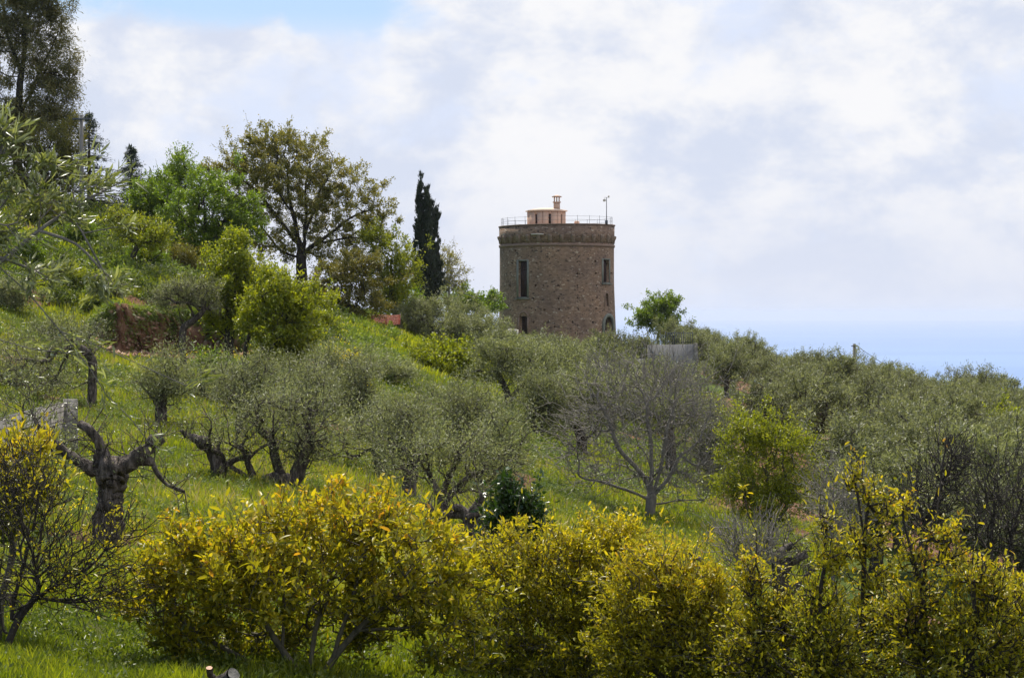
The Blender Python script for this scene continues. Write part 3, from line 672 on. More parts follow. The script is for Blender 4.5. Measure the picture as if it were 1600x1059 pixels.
wall_run('retaining_wall', [wp(926, 562, 146), wp(1008, 560, 147)], .35, M['concrete'], 'lower grey wall half hidden by olive branches below the tower')
wall_run('terrace_wall', [wp(786, 512, 183.2), wp(809, 515, 182.6)], .3, M['palestone'], 'short pale wall at the left foot of the tower beside the dark doorway')
f = MB(); a_ = W(1040, 537, 150); b_ = W(1082, 536, 150); rl = empty('metal_railing', a_, 'dark metal railing standing on the grey retaining wall', 'railing')
for k in range(13): x_ = (b_[0] - a_[0])*k/12; f.box((x_, 0, .42), (.022, .022, .42 + (.08 if k % 4 == 0 else 0)))
f.build('post', M['metal'], rl); f = MB()
for z_ in (.1, .8): f.box(((b_[0] - a_[0])/2, 0.05, z_), ((b_[0] - a_[0])/2, .02, .022))
f.build('rail', M['metal'], rl)
# orange netting fence by the path
def orange():
    m, t = newmat('orange_plastic'); p = t.nodes.new('ShaderNodeBsdfPrincipled'); p.inputs['Roughness'].default_value = .5
    q = t.nodes.new('ShaderNodeTexNoise'); q.inputs['Scale'].default_value = 4; t.links.new(ramp(t, q.outputs['Fac'], [(.3, (.5, .06, .03)), (.7, (.62, .10, .05))]), p.inputs['Base Color'])
    o = t.nodes.new('ShaderNodeOutputMaterial'); t.links.new(p.outputs[0], o.inputs[0]); return m
a_ = W(581, 513, 123); zz = float(H(a_[0], 123)); fe = empty('netting_fence', (a_[0], 123, zz), 'orange-red plastic netting fence beside the dirt path under the trees', 'fence')
top = (HY - 492)/F*123 - zz; wid = 1.7; f = MB()
for k in range(24): x_ = wid*k/23; f.box((x_, .06*math.sin(x_*3), top/2 + .02), (.010, .004, top/2 - .02))
for k in range(12): z_ = .06 + (top - .08)*k/11; f.tube([(x, .06*math.sin(x*3) - .01, z_ + .03*math.sin(x*4)) for x in np.linspace(0, wid, 12)], np.full(12, .010), 4)
f.build('net', orange(), fe)
for x_ in (0, wid*.5, wid): f = MB(); f.tube([(x_, .1, -.2), (x_, .1, top + .12)], [.03, .025], 6); f.build('post', M['polewood'], fe)
# block wall on the left
def blockmat():
    m, t = newmat('concrete_blocks'); n = t.nodes; l = t.links; tcn = n.new('ShaderNodeTexCoord'); b = n.new('ShaderNodeTexBrick'); l.new(tcn.outputs['UV'], b.inputs['Vector'])
    b.inputs['Scale'].default_value = 1; b.inputs['Brick Width'].default_value = .5; b.inputs['Row Height'].default_value = .17; b.inputs['Mortar Size'].default_value = .012
    b.inputs['Color1'].default_value = (.17, .16, .155, 1); b.inputs['Color2'].default_value = (.125, .12, .115, 1); b.inputs['Mortar'].default_value = (.06, .055, .05, 1)
    q = n.new('ShaderNodeTexNoise'); q.inputs['Scale'].default_value = 2.5; q.inputs['Detail'].default_value = 7; l.new(tcn.outputs['Object'], q.inputs['Vector'])
    mx = n.new('ShaderNodeMix'); mx.data_type = 'RGBA'; mx.blend_type = 'MULTIPLY'; mx.inputs[0].default_value = .8; l.new(b.outputs['Color'], mx.inputs[6]); l.new(ramp(t, q.outputs['Fac'], [(.3, (.5, .48, .45)), (.65, (1.2, 1.15, 1.1))]), mx.inputs[7])
    p = n.new('ShaderNodeBsdfPrincipled'); p.inputs['Roughness'].default_value = .95; l.new(mx.outputs[2], p.inputs['Base Color'])
    bp = n.new('ShaderNodeBump'); bp.inputs['Distance'].default_value = .02; l.new(b.outputs['Fac'], bp.inputs['Height']); bp.invert = True; l.new(bp.outputs[0], p.inputs['Normal'])
    o = n.new('ShaderNodeOutputMaterial'); l.new(p.outputs[0], o.inputs[0]); return m
a_ = W(-90, 700, 29.5); b_ = W(96, 626, 40); bw = wall_run('block_wall', [(a_[0], a_[1], -1.72, -3.6), (b_[0], b_[1], -1.72, -3.6)], .1, blockmat(), 'grey concrete block wall half hidden behind the branches at left', cope=None)
ob = bw.children[0]; me = ob.data; uvl = me.uv_layers.new(name='UVMap'); dr = unit((b_ - a_)[:2])
for lp in me.loops: v = me.vertices[lp.vertex_index].co; uvl.data[lp.index].uv = (v.x*dr[0] + v.y*dr[1], v.z)
f = MB(); f.box((b_[0] - a_[0] + .12, b_[1] - a_[1] + .25, 0.96), (.13, .13, .96), rz=.3); f.build('pier', M['weathered'], bw)
# path
pp = [W(548, 0, 117), W(575, 0, 118.5), W(600, 0, 120), W(625, 0, 121)]; V = []; xs = np.linspace(W(540, 0, 116)[0], W(640, 0, 122)[0], 60); fs = []
for i, x_ in enumerate(xs):
    t_ = i/59; yc = 116 + 6*t_ + .3*math.sin(t_*7); wd_ = .55 + .2*math.sin(t_*9)
    for q in (-1, -.33, .33, 1): V.append((x_, yc + q*wd_, float(H(x_, yc + q*wd_)) + .06))
for i in range(59):
    for k in range(3): fs.append((i*4 + k, i*4 + k + 1, (i + 1)*4 + k + 1, (i + 1)*4 + k))
tag(meshobj('path', V, np.array(fs), surfmat('sandy_path', [(.3, (.32, .20, .12)), (.7, (.46, .31, .19))], 1.5)), 'sandy dirt path crossing the grass below the trees', 'path', kind='structure')
# poles and wires
def pole(px, ytop, ybot, d, r, label, bar=False):
    a_ = W(px, ybot, d); b_ = W(px, ytop, d); zg = min(a_[2], float(H(a_[0], d))); p_ = empty('utility_pole', (a_[0], d, zg), label, 'utility pole'); f = MB(); h = b_[2] - zg
    f.tube([(0, 0, -.3), (0, 0, h*.5), (0, 0, h)], [r*1.3, r*1.1, r], 10); f.build('post', M['polewood'], p_)
    f = MB(); f.box((0, -r - .04, h - .25), (r*2.2 if not bar else .5, .04, .05)); f.build('crossbar', M['metal'], p_); return b_
def wire(a, b, sag, r, label):
    t_ = np.linspace(0, 1, 30)[:, None]; P_ = a*(1 - t_) + b*t_; P_[:, 2] -= (4*t_*(1 - t_))[:, 0]*sag; f = MB(); f.tube(P_ - a, np.full(30, r), 4); o = f.build('power_line', M['metal']); o.location = a; tag(o, label, 'cable')
p1 = pole(128, 180, 300, 117, .105, 'tall grey utility pole among the dark trees at upper left', True)
p2 = pole(1335, 537, 600, 226, .17, 'grey utility pole rising above the olive grove, nearer of the right pair')
p3 = pole(1541, 579, 640, 330, .17, 'far utility pole above the olive grove near the right edge')
wire(p2, p3, 3.0, .035, 'thin sagging cable between the two poles above the olive grove')
wire(p3, W(1640, 640, 380), .5, .04, 'thin cable running down to the right from the far utility pole')
wire(W(690, 432, 150), W(781, 462, 187), .8, .03, 'thin cable reaching the left side of the round tower')

# ------------------------------------------------------------------ big trees on the ridge
def conifer(name, label, px, py_top, d, py_base, wpx, seed, mat='conifer'):
    rng = np.random.default_rng(seed); x0 = (px - CX)/F*d; z0 = float(H(x0, d)); h = (HY - py_top)/F*d - z0; wd_ = wpx/F*d
    root = empty(name, (x0, d, z0), label, 'conifer tree'); f = MB(); f.tube([(0, 0, -.2), (0, 0, h*.6), (0, 0, h)], [.16, .08, .012], 8)
    A = []; B = []
    for k in range(30):
        t_ = (k/30)**.85; z = h*(.08 + .9*t_)
        for j in range(5):
            a = rng.random()*6.28; L_ = wd_*(1 - t_)**1.1*rng.uniform(.6, 1.25) + .10; e = np.array([math.cos(a)*L_, math.sin(a)*L_, -.12*L_ + .1*L_*rng.normal() + z]); s_ = np.array([0, 0, z])
            f.tube([s_, (s_ + e)/2 + (0, 0, .05*L_), e], [.03*(1 - t_) + .008, .02*(1 - t_) + .006, .004], 4)
            for q in range(5): u_ = .25 + .75*q/5; c = s_ + (e - s_)*u_; s2 = rng.normal(size=3)*(.22*L_)*np.array([1, 1, .3]); A.append(c); B.append(c + s2*.8 + (e - s_)*.1)
    f.build('trunk', M['bark_dark'], root); v, fc, rn = leaves(rng, np.array(A), np.array(B), 6500, .16, .04, .035, .15, 0, .7); meshobj('crown', v, fc, M[mat], root, attrs={'rnd': rn})
G_FRUIT = 'leafy fruit trees on the left hillside'
tree('eucalyptus_tree', 'towering dark eucalyptus with airy crown at the upper left edge', 'eucalyptus tree', 32, 125,
     [[(32, 300), (30, 200), (34, 120), (40, 20), (45, -90)], [(31, 190), (55, 140), (75, 90), (85, 60)], [(34, 110), (12, 60), (5, 0)], [(31, 230), (60, 200), (90, 150)], [(34, 60), (60, 10), (75, -60)]],
     [(35, -75, 60, 50), (-10, 0, 60, 55), (60, 10, 38, 50), (85, 95, 28, 45), (80, 140, 32, 38), (35, 60, 40, 45), (-20, 100, 40, 55), (50, 190, 55, 30), (95, 185, 25, 32), (5, 185, 40, 40), (90, 45, 18, 30)],
     n=1500, L=95000, leaf=(.2, .05), mat='euc', bark='bark_dark', r0=.3, rt=.01, alpha=.45, seed=3, spread=.18, droop=.5, up=0, attach=.3, depth=.7, expo=.62, tw=.7, twup=0)
tree('broadleaf_tree', 'dark shaded broadleaf tree beneath the tall eucalyptus at upper left', 'tree', 72, 120, [[(72, 300), (72, 255)]], [(60, 225, 50, 28), (95, 245, 38, 30), (40, 260, 40, 35), (110, 215, 20, 25), (100, 275, 40, 20)], n=350, L=17000, leaf=(.17, .06), mat='brown', bark='bark_dark', seed=4, spread=.15)
conifer('cedar_tree', 'dark pointed conifer behind the utility pole at upper left', 140, 172, 124, 300, 100, 6)
conifer('fir_tree', 'small slim fir spire standing against the sky above the green trees', 206, 226, 120, 330, 62, 7)
tree('broadleaf_tree', 'dense green tree on the skyline with one tall spray of leaves', 'tree', 258, 113, [[(262, 420), (262, 350), (268, 300), (280, 262)], [(262, 350), (232, 310)]],
     [(250, 320, 40, 40), (284, 268, 16, 24), (222, 305, 22, 24), (262, 290, 20, 25), (215, 330, 20, 18), (270, 360, 35, 30), (300, 252, 6, 8)], n=480, L=22000, leaf=(.15, .07), mat='green', bark='bark_dark', r0=.18, seed=8, spread=.12)
tree('broadleaf_tree', 'rounded bright green tree with dark trunk left of the big oak', 'tree', 318, 108, [[(315, 440), (316, 380), (322, 330)], [(316, 385), (350, 345), (365, 320)], [(316, 385), (290, 340)]],
     [(320, 320, 52, 40), (360, 350, 38, 38), (292, 365, 40, 34), (340, 290, 30, 18), (385, 345, 22, 22), (335, 390, 45, 30)], n=520, L=24000, leaf=(.15, .08), mat='green', bark='bark_dark', r0=.2, seed=9, spread=.12)
tree('oak_tree', 'large spreading oak with open bronze-green crown and dark trunk', 'oak tree', 473, 130,
     [[(473, 458), (472, 425), (470, 400), (462, 360), (455, 310), (450, 260)], [(472, 405), (430, 385), (385, 372), (352, 350)], [(471, 402), (500, 378), (535, 350), (565, 330), (590, 322)], [(470, 395), (488, 340), (505, 290), (520, 250)], [(466, 380), (425, 330), (395, 290), (370, 260)], [(462, 345), (430, 290), (415, 240)], [(500, 380), (545, 372), (590, 368)], [(476, 390), (478, 330), (480, 270)], [(430, 385), (400, 345), (372, 310)]],
     [(432, 222, 42, 24), (395, 245, 45, 30), (478, 245, 42, 30), (368, 275, 38, 25), (520, 272, 45, 26), (440, 280, 70, 40), (560, 300, 38, 24), (582, 325, 26, 28), (490, 320, 60, 40), (400, 325, 45, 30), (545, 345, 45, 28), (360, 320, 22, 25), (425, 375, 45, 22), (520, 392, 45, 22), (580, 370, 30, 20), (480, 360, 30, 18)],
     n=1700, L=62000, leaf=(.14, .075), mat='oak', bark='bark_dark', r0=.33, rt=.007, alpha=.3, seed=10, spread=.1, wob=.12, expo=.62, shell=.4, depth=.9, lmax=2, tw=.5)
tree('broadleaf_tree', 'brownish dark-leaved small tree below the right side of the oak', 'tree', 545, 122, [[(545, 520), (546, 485), (548, 450)]], [(545, 440, 42, 32), (570, 470, 32, 28), (520, 462, 28, 28), (560, 412, 34, 18), (550, 490, 30, 14)], n=420, L=17000, leaf=(.15, .07), mat='brown', bark='bark_dark', r0=.13, seed=12, spread=.11)
tree('broadleaf_tree', 'yellow-green tree just left of the dark cypresses', 'tree', 612, 128, [[(614, 500), (612, 460), (612, 420)]], [(610, 400, 34, 30), (628, 430, 28, 30), (596, 440, 28, 30), (645, 410, 12, 16), (590, 380, 22, 18), (612, 470, 36, 20)], n=460, L=17000, leaf=(.14, .07), mat='lime', bark='bark_dark', r0=.14, seed=13, spread=.11)
tree('leafy_bush', 'low green bush on the grass behind the orange netting', 'bush', 625, 131, [[(625, 500), (625, 485)]], [(625, 470, 28, 22), (645, 485, 18, 15)], n=120, L=5000, leaf=(.16, .09), mat='green', seed=14, spread=.12)
def cypress(px, ytop, d, wpx, label, seed):
    ys_ = np.linspace(ytop, 480, 13); prof = np.interp((ys_ - ytop)/(480 - ytop), [0, .1, .3, .6, .85, 1], [.16, .4, .68, 1, 1, .5])
    tree('cypress_tree', label, 'cypress tree', px, d, [[(px, 488), (px + .5, 400), (px, ytop + 4)]], [(px + random.Random(seed + i).uniform(-1, 1), y_, wpx*p_, 12) for i, (y_, p_) in enumerate(zip(ys_, prof))],
         n=420, L=24000, leaf=(.24, .06), mat='dark', bark='bark_dark', r0=.14, alpha=.8, attach=.1, seed=seed, spread=.05, up=1.8, along=.3, group='cypress trees left of the tower', depth=.9, tw=.3, ntw=1, twup=2.5, grow_=1.0)
cypress(657, 288, 150, 11, 'tallest and slimmest cypress, left of the cypress trio', 20)
cypress(668, 309, 149.6, 12, 'middle cypress of the dark trio beside the tower', 21)
cypress(677, 328, 150.3, 12, 'right-hand shorter cypress of the dark trio', 22)
tree('bare_tree', 'thin grey sparsely leaved tree behind the cypresses on their right', 'tree', 700, 158, [[(698, 480), (700, 440), (700, 410)]], [(700, 420, 19, 34), (708, 440, 16, 20)], n=330, L=3500, leaf=(.13, .07), mat='oak', bark='bark_pale', r0=.08, rt=.01, seed=23, spread=.12)
tree('leafy_bush', 'green leafy bush on the skyline immediately left of the tower', 'bush', 745, 176, [[(745, 500), (745, 480)]], [(745, 475, 30, 13), (765, 468, 16, 10), (720, 470, 20, 14)], n=200, L=9000, leaf=(.2, .12), mat='green', seed=24, spread=.16)
tree('leafy_bush', 'small bright green tree on the skyline right of the tower', 'tree', 1030, 205, [[(1030, 530), (1031, 505)]], [(1030, 492, 30, 22), (1036, 475, 16, 12), (1012, 500, 18, 14), (1048, 498, 16, 16), (988, 508, 8, 7)], n=300, L=11000, leaf=(.22, .12), mat='green', bark='bark_dark', seed=25, r0=.12, spread=.16)

# fruit trees on the terraces
tree('fruit_tree', 'thin leaning tree with sparse green leaves on the left slope', 'fruit tree', 172, 97, [[(172, 470), (188, 438), (204, 415), (215, 385)], [(204, 416), (232, 408), (252, 395)]], [(212, 362, 28, 24), (238, 374, 22, 20), (190, 346, 16, 14)], n=280, L=7000, leaf=(.12, .05), mat='lime', bark='bark_dark', r0=.13, seed=30, spread=.09, group=G_FRUIT)
tree('fruit_tree', 'small grey-green tree with thin trunk in front of the red earth bank', 'fruit tree', 290, 80, [[(291, 570), (287, 525), (286, 508)], [(286, 512), (305, 500), (315, 490)]], [(272, 470, 28, 16), (302, 462, 30, 18), (326, 472, 18, 14), (285, 450, 22, 10)], n=360, L=8500, leaf=(.09, .025), mat='olive', bark='bark', r0=.13, seed=31, spread=.08, group=G_FRUIT)
tree('fruit_tree', 'lime-green tree with forked dark trunk at the right end of the earth bank', 'fruit tree', 360, 82, [[(360, 552), (360, 528), (352, 500), (362, 460)], [(360, 530), (378, 505), (385, 470)], [(360, 532), (335, 508)]],
     [(362, 420, 32, 38), (372, 385, 22, 14), (350, 470, 34, 34), (390, 480, 32, 36), (345, 500, 25, 16), (400, 440, 25, 25)], n=560, L=20000, leaf=(.12, .07), mat='lime', bark='bark_dark', r0=.17, seed=32, spread=.1, group=G_FRUIT, flare=1.3)
tree('fruit_tree', 'broad lime-green tree with low slanting trunks in the middle of the hillside', 'fruit tree', 388, 78, [[(388, 590), (402, 562), (420, 548), (445, 520)], [(388, 588), (378, 545), (392, 520), (415, 480)], [(404, 560), (440, 552), (465, 548)]],
     [(430, 450, 36, 30), (450, 480, 36, 34), (425, 510, 40, 30), (465, 515, 30, 26), (440, 548, 46, 22), (480, 540, 22, 16), (400, 500, 25, 25), (495, 470, 20, 18), (500, 450, 12, 10)], n=680, L=24000, leaf=(.12, .07), mat='lime', bark='bark_dark', r0=.15, seed=33, spread=.1, group=G_FRUIT, flare=1.3)
tree('fruit_tree', 'lime-green bushy tree below the big grey olive near the path', 'fruit tree', 690, 100, [[(690, 625), (692, 600), (690, 580)], [(692, 602), (715, 585)]], [(672, 568, 36, 22), (715, 568, 40, 26), (645, 580, 20, 16), (740, 590, 22, 16), (690, 545, 30, 10), (695, 592, 40, 16)], n=460, L=15000, leaf=(.14, .08), mat='lime', bark='bark_dark', seed=34, r0=.13, spread=.11, group=G_FRUIT)
tree('fruit_tree', 'round yellow-green leafy tree beside the large bare tree', 'fruit tree', 1205, 49, [[(1205, 862), (1203, 800), (1200, 740)], [(1204, 830), (1180, 780)], [(1204, 830), (1235, 770)]],
     [(1180, 675, 40, 22), (1225, 690, 40, 28), (1170, 710, 45, 38), (1245, 730, 38, 38), (1195, 760, 60, 42), (1245, 775, 36, 32), (1160, 765, 35, 35), (1205, 655, 20, 10), (1200, 800, 48, 26)], n=900, L=26000, leaf=(.058, .034), mat='lime', bark='bark_citrus', r0=.08, seed=35, spread=.06, shape=0, rt=.004, group=G_FRUIT)

# ------------------------------------------------------------------ olives given one by one
OL = dict(mat='olive', bark='bark', spread=.12, twup=.7, rt=.003, thick=.02, expo=.62, lmax=4)
def olive(label, px, yb, d, tr, bl, n=420, L=12000, r0=.2, seed=1, leaf=None, **k):
    a = dict(OL); a['grow_'] = 1.12 if d > 85 else 1.32; a.update(k); lf = leaf or (max(.06, .0011*d + .02), max(.016, .00034*d + .003))
    tree('olive_tree', label, 'olive tree', px, d, [[(px, yb)] + tr[0]] + tr[1:], bl, n=n, L=L, r0=r0, seed=seed, leaf=lf, group='olive trees on the slope', **a)
olive('wide low grey olive at the end of the dirt path below the cypresses', 680, 545, 126, [[(675, 520), (665, 500)], [(675, 522), (700, 505)]], [(655, 500, 42, 24), (700, 498, 42, 22), (632, 510, 24, 24), (690, 520, 60, 18), (735, 500, 26, 20), (680, 482, 40, 10)], n=600, L=22000, seed=40)
olive('grey olive directly left of the tower foot', 760, 545, 150, [[(760, 515)]], [(755, 512, 34, 22), (775, 525, 25, 18), (745, 535, 40, 14)], n=320, L=11000, seed=41)
olive('olive with bare dark trunk and its own shadow on the grass', 795, 667, 90, [[(794, 630), (790, 605), (775, 580)], [(794, 628), (812, 608), (825, 590)]], [(780, 575, 32, 30), (812, 580, 36, 32), (835, 600, 22, 28), (770, 550, 22, 16), (800, 550, 36, 16), (850, 580, 20, 25)], n=520, L=18000, r0=.2, seed=42)
olive('grey olive leaning against the right side of the one with the bare trunk', 878, 655, 100, [[(878, 625), (870, 600)]], [(868, 590, 40, 34), (895, 575, 34, 30), (850, 620, 24, 24), (900, 610, 28, 26), (870, 560, 36, 16)], n=460, L=16000, seed=43)
for i, (px, d, yt, lab) in enumerate([(818, 165, 528, 'low olive before the doorway side of the tower'), (850, 158, 527, 'olive crown against the lower left masonry of the tower'), (893, 156, 530, 'olive crown under the middle of the tower'), (925, 160, 524, 'olive crown below the arched doorway of the tower'), (958, 150, 512, 'tallest olive at the lower right corner of the tower'), (1000, 152, 522, 'olive between the tower corner and the grey retaining wall')]):
    olive(lab, px, 575, d, [[(px, 555)]], [(px - 8, yt + 26, 22, 14), (px + 14, yt + 28, 22, 14), (px, yt + 42, 34, 16), (px + 3, yt + 18, 14, 7)], n=300, L=10000, seed=50 + i)
olive('olive with crooked dark trunk left of the large bare tree', 910, 715, 80, [[(912, 690), (906, 665), (890, 640)], [(912, 688), (935, 672)]], [(890, 630, 42, 30), (925, 640, 38, 28), (905, 605, 40, 20), (870, 655, 26, 20), (945, 610, 26, 22)], n=460, L=15000, r0=.2, seed=60)
olive('olive right behind the crown of the large bare tree', 1050, 725, 78, [[(1052, 700), (1045, 675), (1040, 650)], [(1052, 700), (1072, 685)]], [(1040, 650, 40, 26), (1075, 655, 36, 24), (1000, 640, 34, 26), (1060, 625, 36, 18)], n=420, L=12000, r0=.2, seed=61)
olive('olive behind the bare tree below the retaining wall', 1000, 650, 115, [[(1000, 620)]], [(985, 590, 36, 22), (1030, 585, 38, 20), (960, 600, 30, 20), (1060, 600, 32, 20)], n=360, L=12000, seed=62)
olive('grey olive sprawling before the yellow flower strip, left of centre', 455, 680, 60, [[(455, 650), (440, 625)], [(455, 650), (480, 625)]], [(440, 605, 48, 26), (490, 600, 40, 24), (400, 625, 36, 22), (520, 625, 34, 22), (455, 635, 60, 18)], n=347, L=10500, r0=.16, seed=63)
olive('grey olive with dark upright trunk left of the middle of the hillside', 341, 668, 60, [[(340, 640), (336, 622)], [(340, 640), (355, 620)]], [(325, 600, 38, 22), (365, 605, 36, 24), (345, 580, 30, 12), (300, 615, 22, 16)], n=260, L=7000, r0=.15, seed=64)
olive('thin pale olive in the centre below the lime-green bushy tree', 690, 705, 62, [[(682, 675), (670, 655)], [(684, 678), (715, 655)]], [(660, 640, 44, 22), (715, 640, 42, 20), (620, 650, 30, 18), (690, 620, 50, 12), (745, 650, 24, 18)], n=347, L=7000, r0=.14, seed=65)
olive('small grey olive standing right of the strip of yellow flowers', 600, 640, 84, [[(600, 615)]], [(590, 595, 34, 22), (620, 600, 28, 20), (560, 600, 20, 16), (610, 575, 22, 12)], n=340, L=7500, r0=.13, seed=66)
olive('slender grey olive with dark base stems left of the centre line', 592, 748, 46, [[(594, 725), (585, 700)], [(594, 725), (615, 700)]], [(575, 680, 46, 28), (620, 675, 44, 26), (545, 705, 30, 22), (650, 700, 28, 18), (600, 650, 40, 14)], n=396, L=7500, r0=.13, seed=67)
olive('grey olive with gnarled pruned fork behind the yellow citrus', 690, 835, 36, [[(692, 800), (688, 775), (678, 755), (665, 735)], [(690, 790), (712, 765), (735, 740)], [(688, 775), (700, 750), (715, 720)]],
      [(675, 715, 50, 24), (725, 705, 50, 24), (640, 735, 32, 20), (765, 735, 38, 26), (700, 690, 44, 12), (740, 760, 40, 14)], n=496, L=9000, r0=.11, seed=68)
olive('old olive with twisted dark multiple trunks behind the left of the yellow citrus', 405, 812, 37, [[(402, 775), (396, 745), (385, 722)], [(402, 770), (425, 748), (455, 752), (485, 738)], [(400, 755), (375, 735), (345, 722)], [(440, 752), (432, 728), (428, 708)], [(460, 752), (470, 730)]],
      [(400, 670, 62, 30), (455, 665, 55, 30), (350, 690, 32, 22), (500, 690, 34, 26), (430, 635, 60, 14), (470, 705, 36, 18)], n=558, L=9500, r0=.2, seed=69, rough=.16, flare=1.2, attach=.6)
olive('spindly grey olive with tangled pale twigs at far left below the slope', 143, 605, 56, [[(147, 575), (144, 555), (120, 540)], [(148, 580), (172, 582), (186, 590)]], [(100, 550, 42, 26), (60, 570, 40, 24), (140, 530, 30, 16), (30, 545, 34, 24), (80, 600, 50, 14)], n=347, L=6500, r0=.13, seed=70)
olive('grey olive at the left edge above the concrete block wall', 20, 640, 58, [[(20, 610), (25, 590)]], [(15, 590, 46, 26), (60, 600, 30, 18), (-20, 570, 40, 30)], n=380, L=8000, r0=.15, seed=71)

for i, (px, d, w_, lab) in enumerate([(842, 118, 44, 'olive between the shadowed olive and the tower foot'), (935, 124, 46, 'olive in the band of crowns directly below the arched tower door'), (975, 108, 44, 'olive behind the upper left twigs of the large bare tree'), (955, 92, 46, 'olive standing behind the left crown of the large bare tree'), (1105, 95, 40, 'olive behind the right-hand bare tree twigs beside the soil track'), (735, 118, 34, 'grey olive between the lime-green bushy tree and the tower'), (1120, 74, 34, 'low olive right of the bare tree on the reddish soil'), (845, 78, 30, 'small low grey olive on the grass below the shadowed olive'), (250, 52, 40, 'thin grey olive behind the severely pruned stump'), (560, 54, 34, 'thin olive with pinkish twigs near the picture centre'), (790, 50, 40, 'sparse grey olive on the open grass left of the bare tree'), (530, 66, 40, 'loose grey olive under the lower end of the flower strip'), (640, 42, 44, 'feathery olive just behind the gnarled pruned fork'), (380, 50, 46, 'airy olive above the twisted multi-trunk olive'), (740, 56, 40, 'soft grey olive between the centre shrub and the shadowed olive'), (480, 47, 44, 'sparse grey olive behind the twisted multi-trunk olive')]):
    yb = HY - float(H((px - CX)/F*d, d))*F/d; s = F/d; hh = (2.9 if d > 70 else 2.1)*s; q = random.Random(i + 400)
    olive(lab, px, yb, d, [[(px, yb - .5*s), (px + 4, yb - 1.0*s)], [(px, yb - .5*s), (px - .5*s, yb - 1.1*s)]], [(px + q.uniform(-.6, .6)*w_, yb - hh*q.uniform(.42, .78), w_*q.uniform(.5, .75), hh*q.uniform(.16, .24)) for _ in range(6)], n=420 if d > 70 else 340, L=13000 if d > 70 else 8000, r0=.15, seed=300 + i)

for i, (px, d, w_, h_, m_, lab) in enumerate([(38, 96, 40, 26, 'green', 'dark green scrub bush on the steep left slope behind the near olive'), (112, 93, 34, 22, 'lime', 'yellow-green scrub bush on the left slope above the earth bank'), (20, 84, 44, 26, 'olive', 'grey scrub bush at the left edge below the steep slope'), (228, 100, 30, 20, 'green', 'low green bush below the leaning fruit tree'), (282, 104, 34, 22, 'brown', 'dark brownish bush in the shade below the bright green trees'), (128, 106, 30, 20, 'green', 'small green bush near the top of the left slope'), (92, 76, 44, 24, 'olive', 'grey-green tangled bush left of the raw earth bank'), (418, 98, 36, 20, 'green', 'green bush between the lime-green trees and the oak trunk'), (498, 102, 26, 16, 'lime', 'small lime-green bush on the grass right of the lime-green trees'), (70, 112, 34, 24, 'brown', 'brownish scrub at the crest below the utility pole'), (170, 88, 24, 16, 'olive', 'pale grey bush hanging over the left end of the earth bank'), (335, 72, 34, 16, 'green', 'dark low bush in the shade under the forked fruit tree')]):
    yb = HY - float(H((px - CX)/F*d, d))*F/d
    tree('scrub_bush', lab, 'bush', px, d, [[(px, yb), (px + 3, yb - h_*.8)], [(px, yb), (px - w_*.4, yb - h_*.9)]], [(px - w_*.35, yb - h_*.7, w_*.6, h_*.6), (px + w_*.4, yb - h_*.6, w_*.55, h_*.5), (px, yb - h_*1.1, w_*.5, h_*.5)], n=200, L=6000, leaf=(.13, .05) if m_ != 'olive' else (.11, .03), mat=m_, bark='bark_dark', r0=.06, seed=500 + i, spread=.1, tw=.5, twup=.6, group='scrub on the left slope')

# the dense grove on the right, six models repeated
rs = random.Random(4); PROTO = []
ORD = ['leftmost', 'second', 'third', 'fourth', 'fifth', 'sixth', 'seventh', 'eighth', 'ninth', 'tenth', 'eleventh', 'twelfth']
def grove_label(px, d): return 'olive'
def finish_labels(roots):
    cls = {}
    for r, px, d in roots:
        band = 'far crest' if d > 205 else 'upper edge' if d > 180 else 'upper part' if d > 150 else 'middle' if d > 122 else 'lower middle' if d > 96 else 'near part' if d > 76 else 'nearest edge'
        lm = 'right of the retaining wall' if px < 1190 else 'behind the yellow-green tree' if px < 1285 else 'below the nearer pole' if px < 1385 else 'between the two poles' if px < 1490 else 'below the farther pole' if px < 1575 else 'at the right border'
        cls.setdefault((band, lm), []).append((px, r))
    for (band, lm), L_ in cls.items():
        L_.sort(key=lambda t: t[0])
        for i, (px, r) in enumerate(L_):
            r['label'] = 'single silvery olive on %s of grove %s' % (band, lm) if len(L_) == 1 else '%s olive%s on %s of grove %s' % (ORD[min(i, 11)], '' if i == 0 else ' from left', band, lm)
ROOTS = []
spots = []
d = 66.
while d < 232:
    x = (1060 - CX)/F*d + rs.uniform(0, 4)
    while (x/d*F + CX) < 1665:
        xx = x + rs.uniform(-1.3, 1.3); dd = d + rs.uniform(-1.5, 1.5); px = xx/dd*F + CX
        tr_ = abs(px - (1145 + 14*math.sin(dd/11))) < (34 if dd < 130 else 14) and dd < 152
        nearok = dd > 66 + max(0, (1300 - px))*.16
        if not tr_ and nearok and not ((abs(px - 1335) < 24 or abs(px - 1541) < 24) and dd > 190) and not (px < 1118 and dd < 160) and not (1420 < px < 1500 and 106 < dd < 119): spots.append((px, dd))
        x += 5.5*rs.uniform(.8, 1.35)
    d += 6.0 if d < 200 else 5.2
spots += [(1330, 58), (1405, 60), (1475, 56), (1550, 58), (1620, 55), (1370, 50), (1525, 49), (1600, 47)]
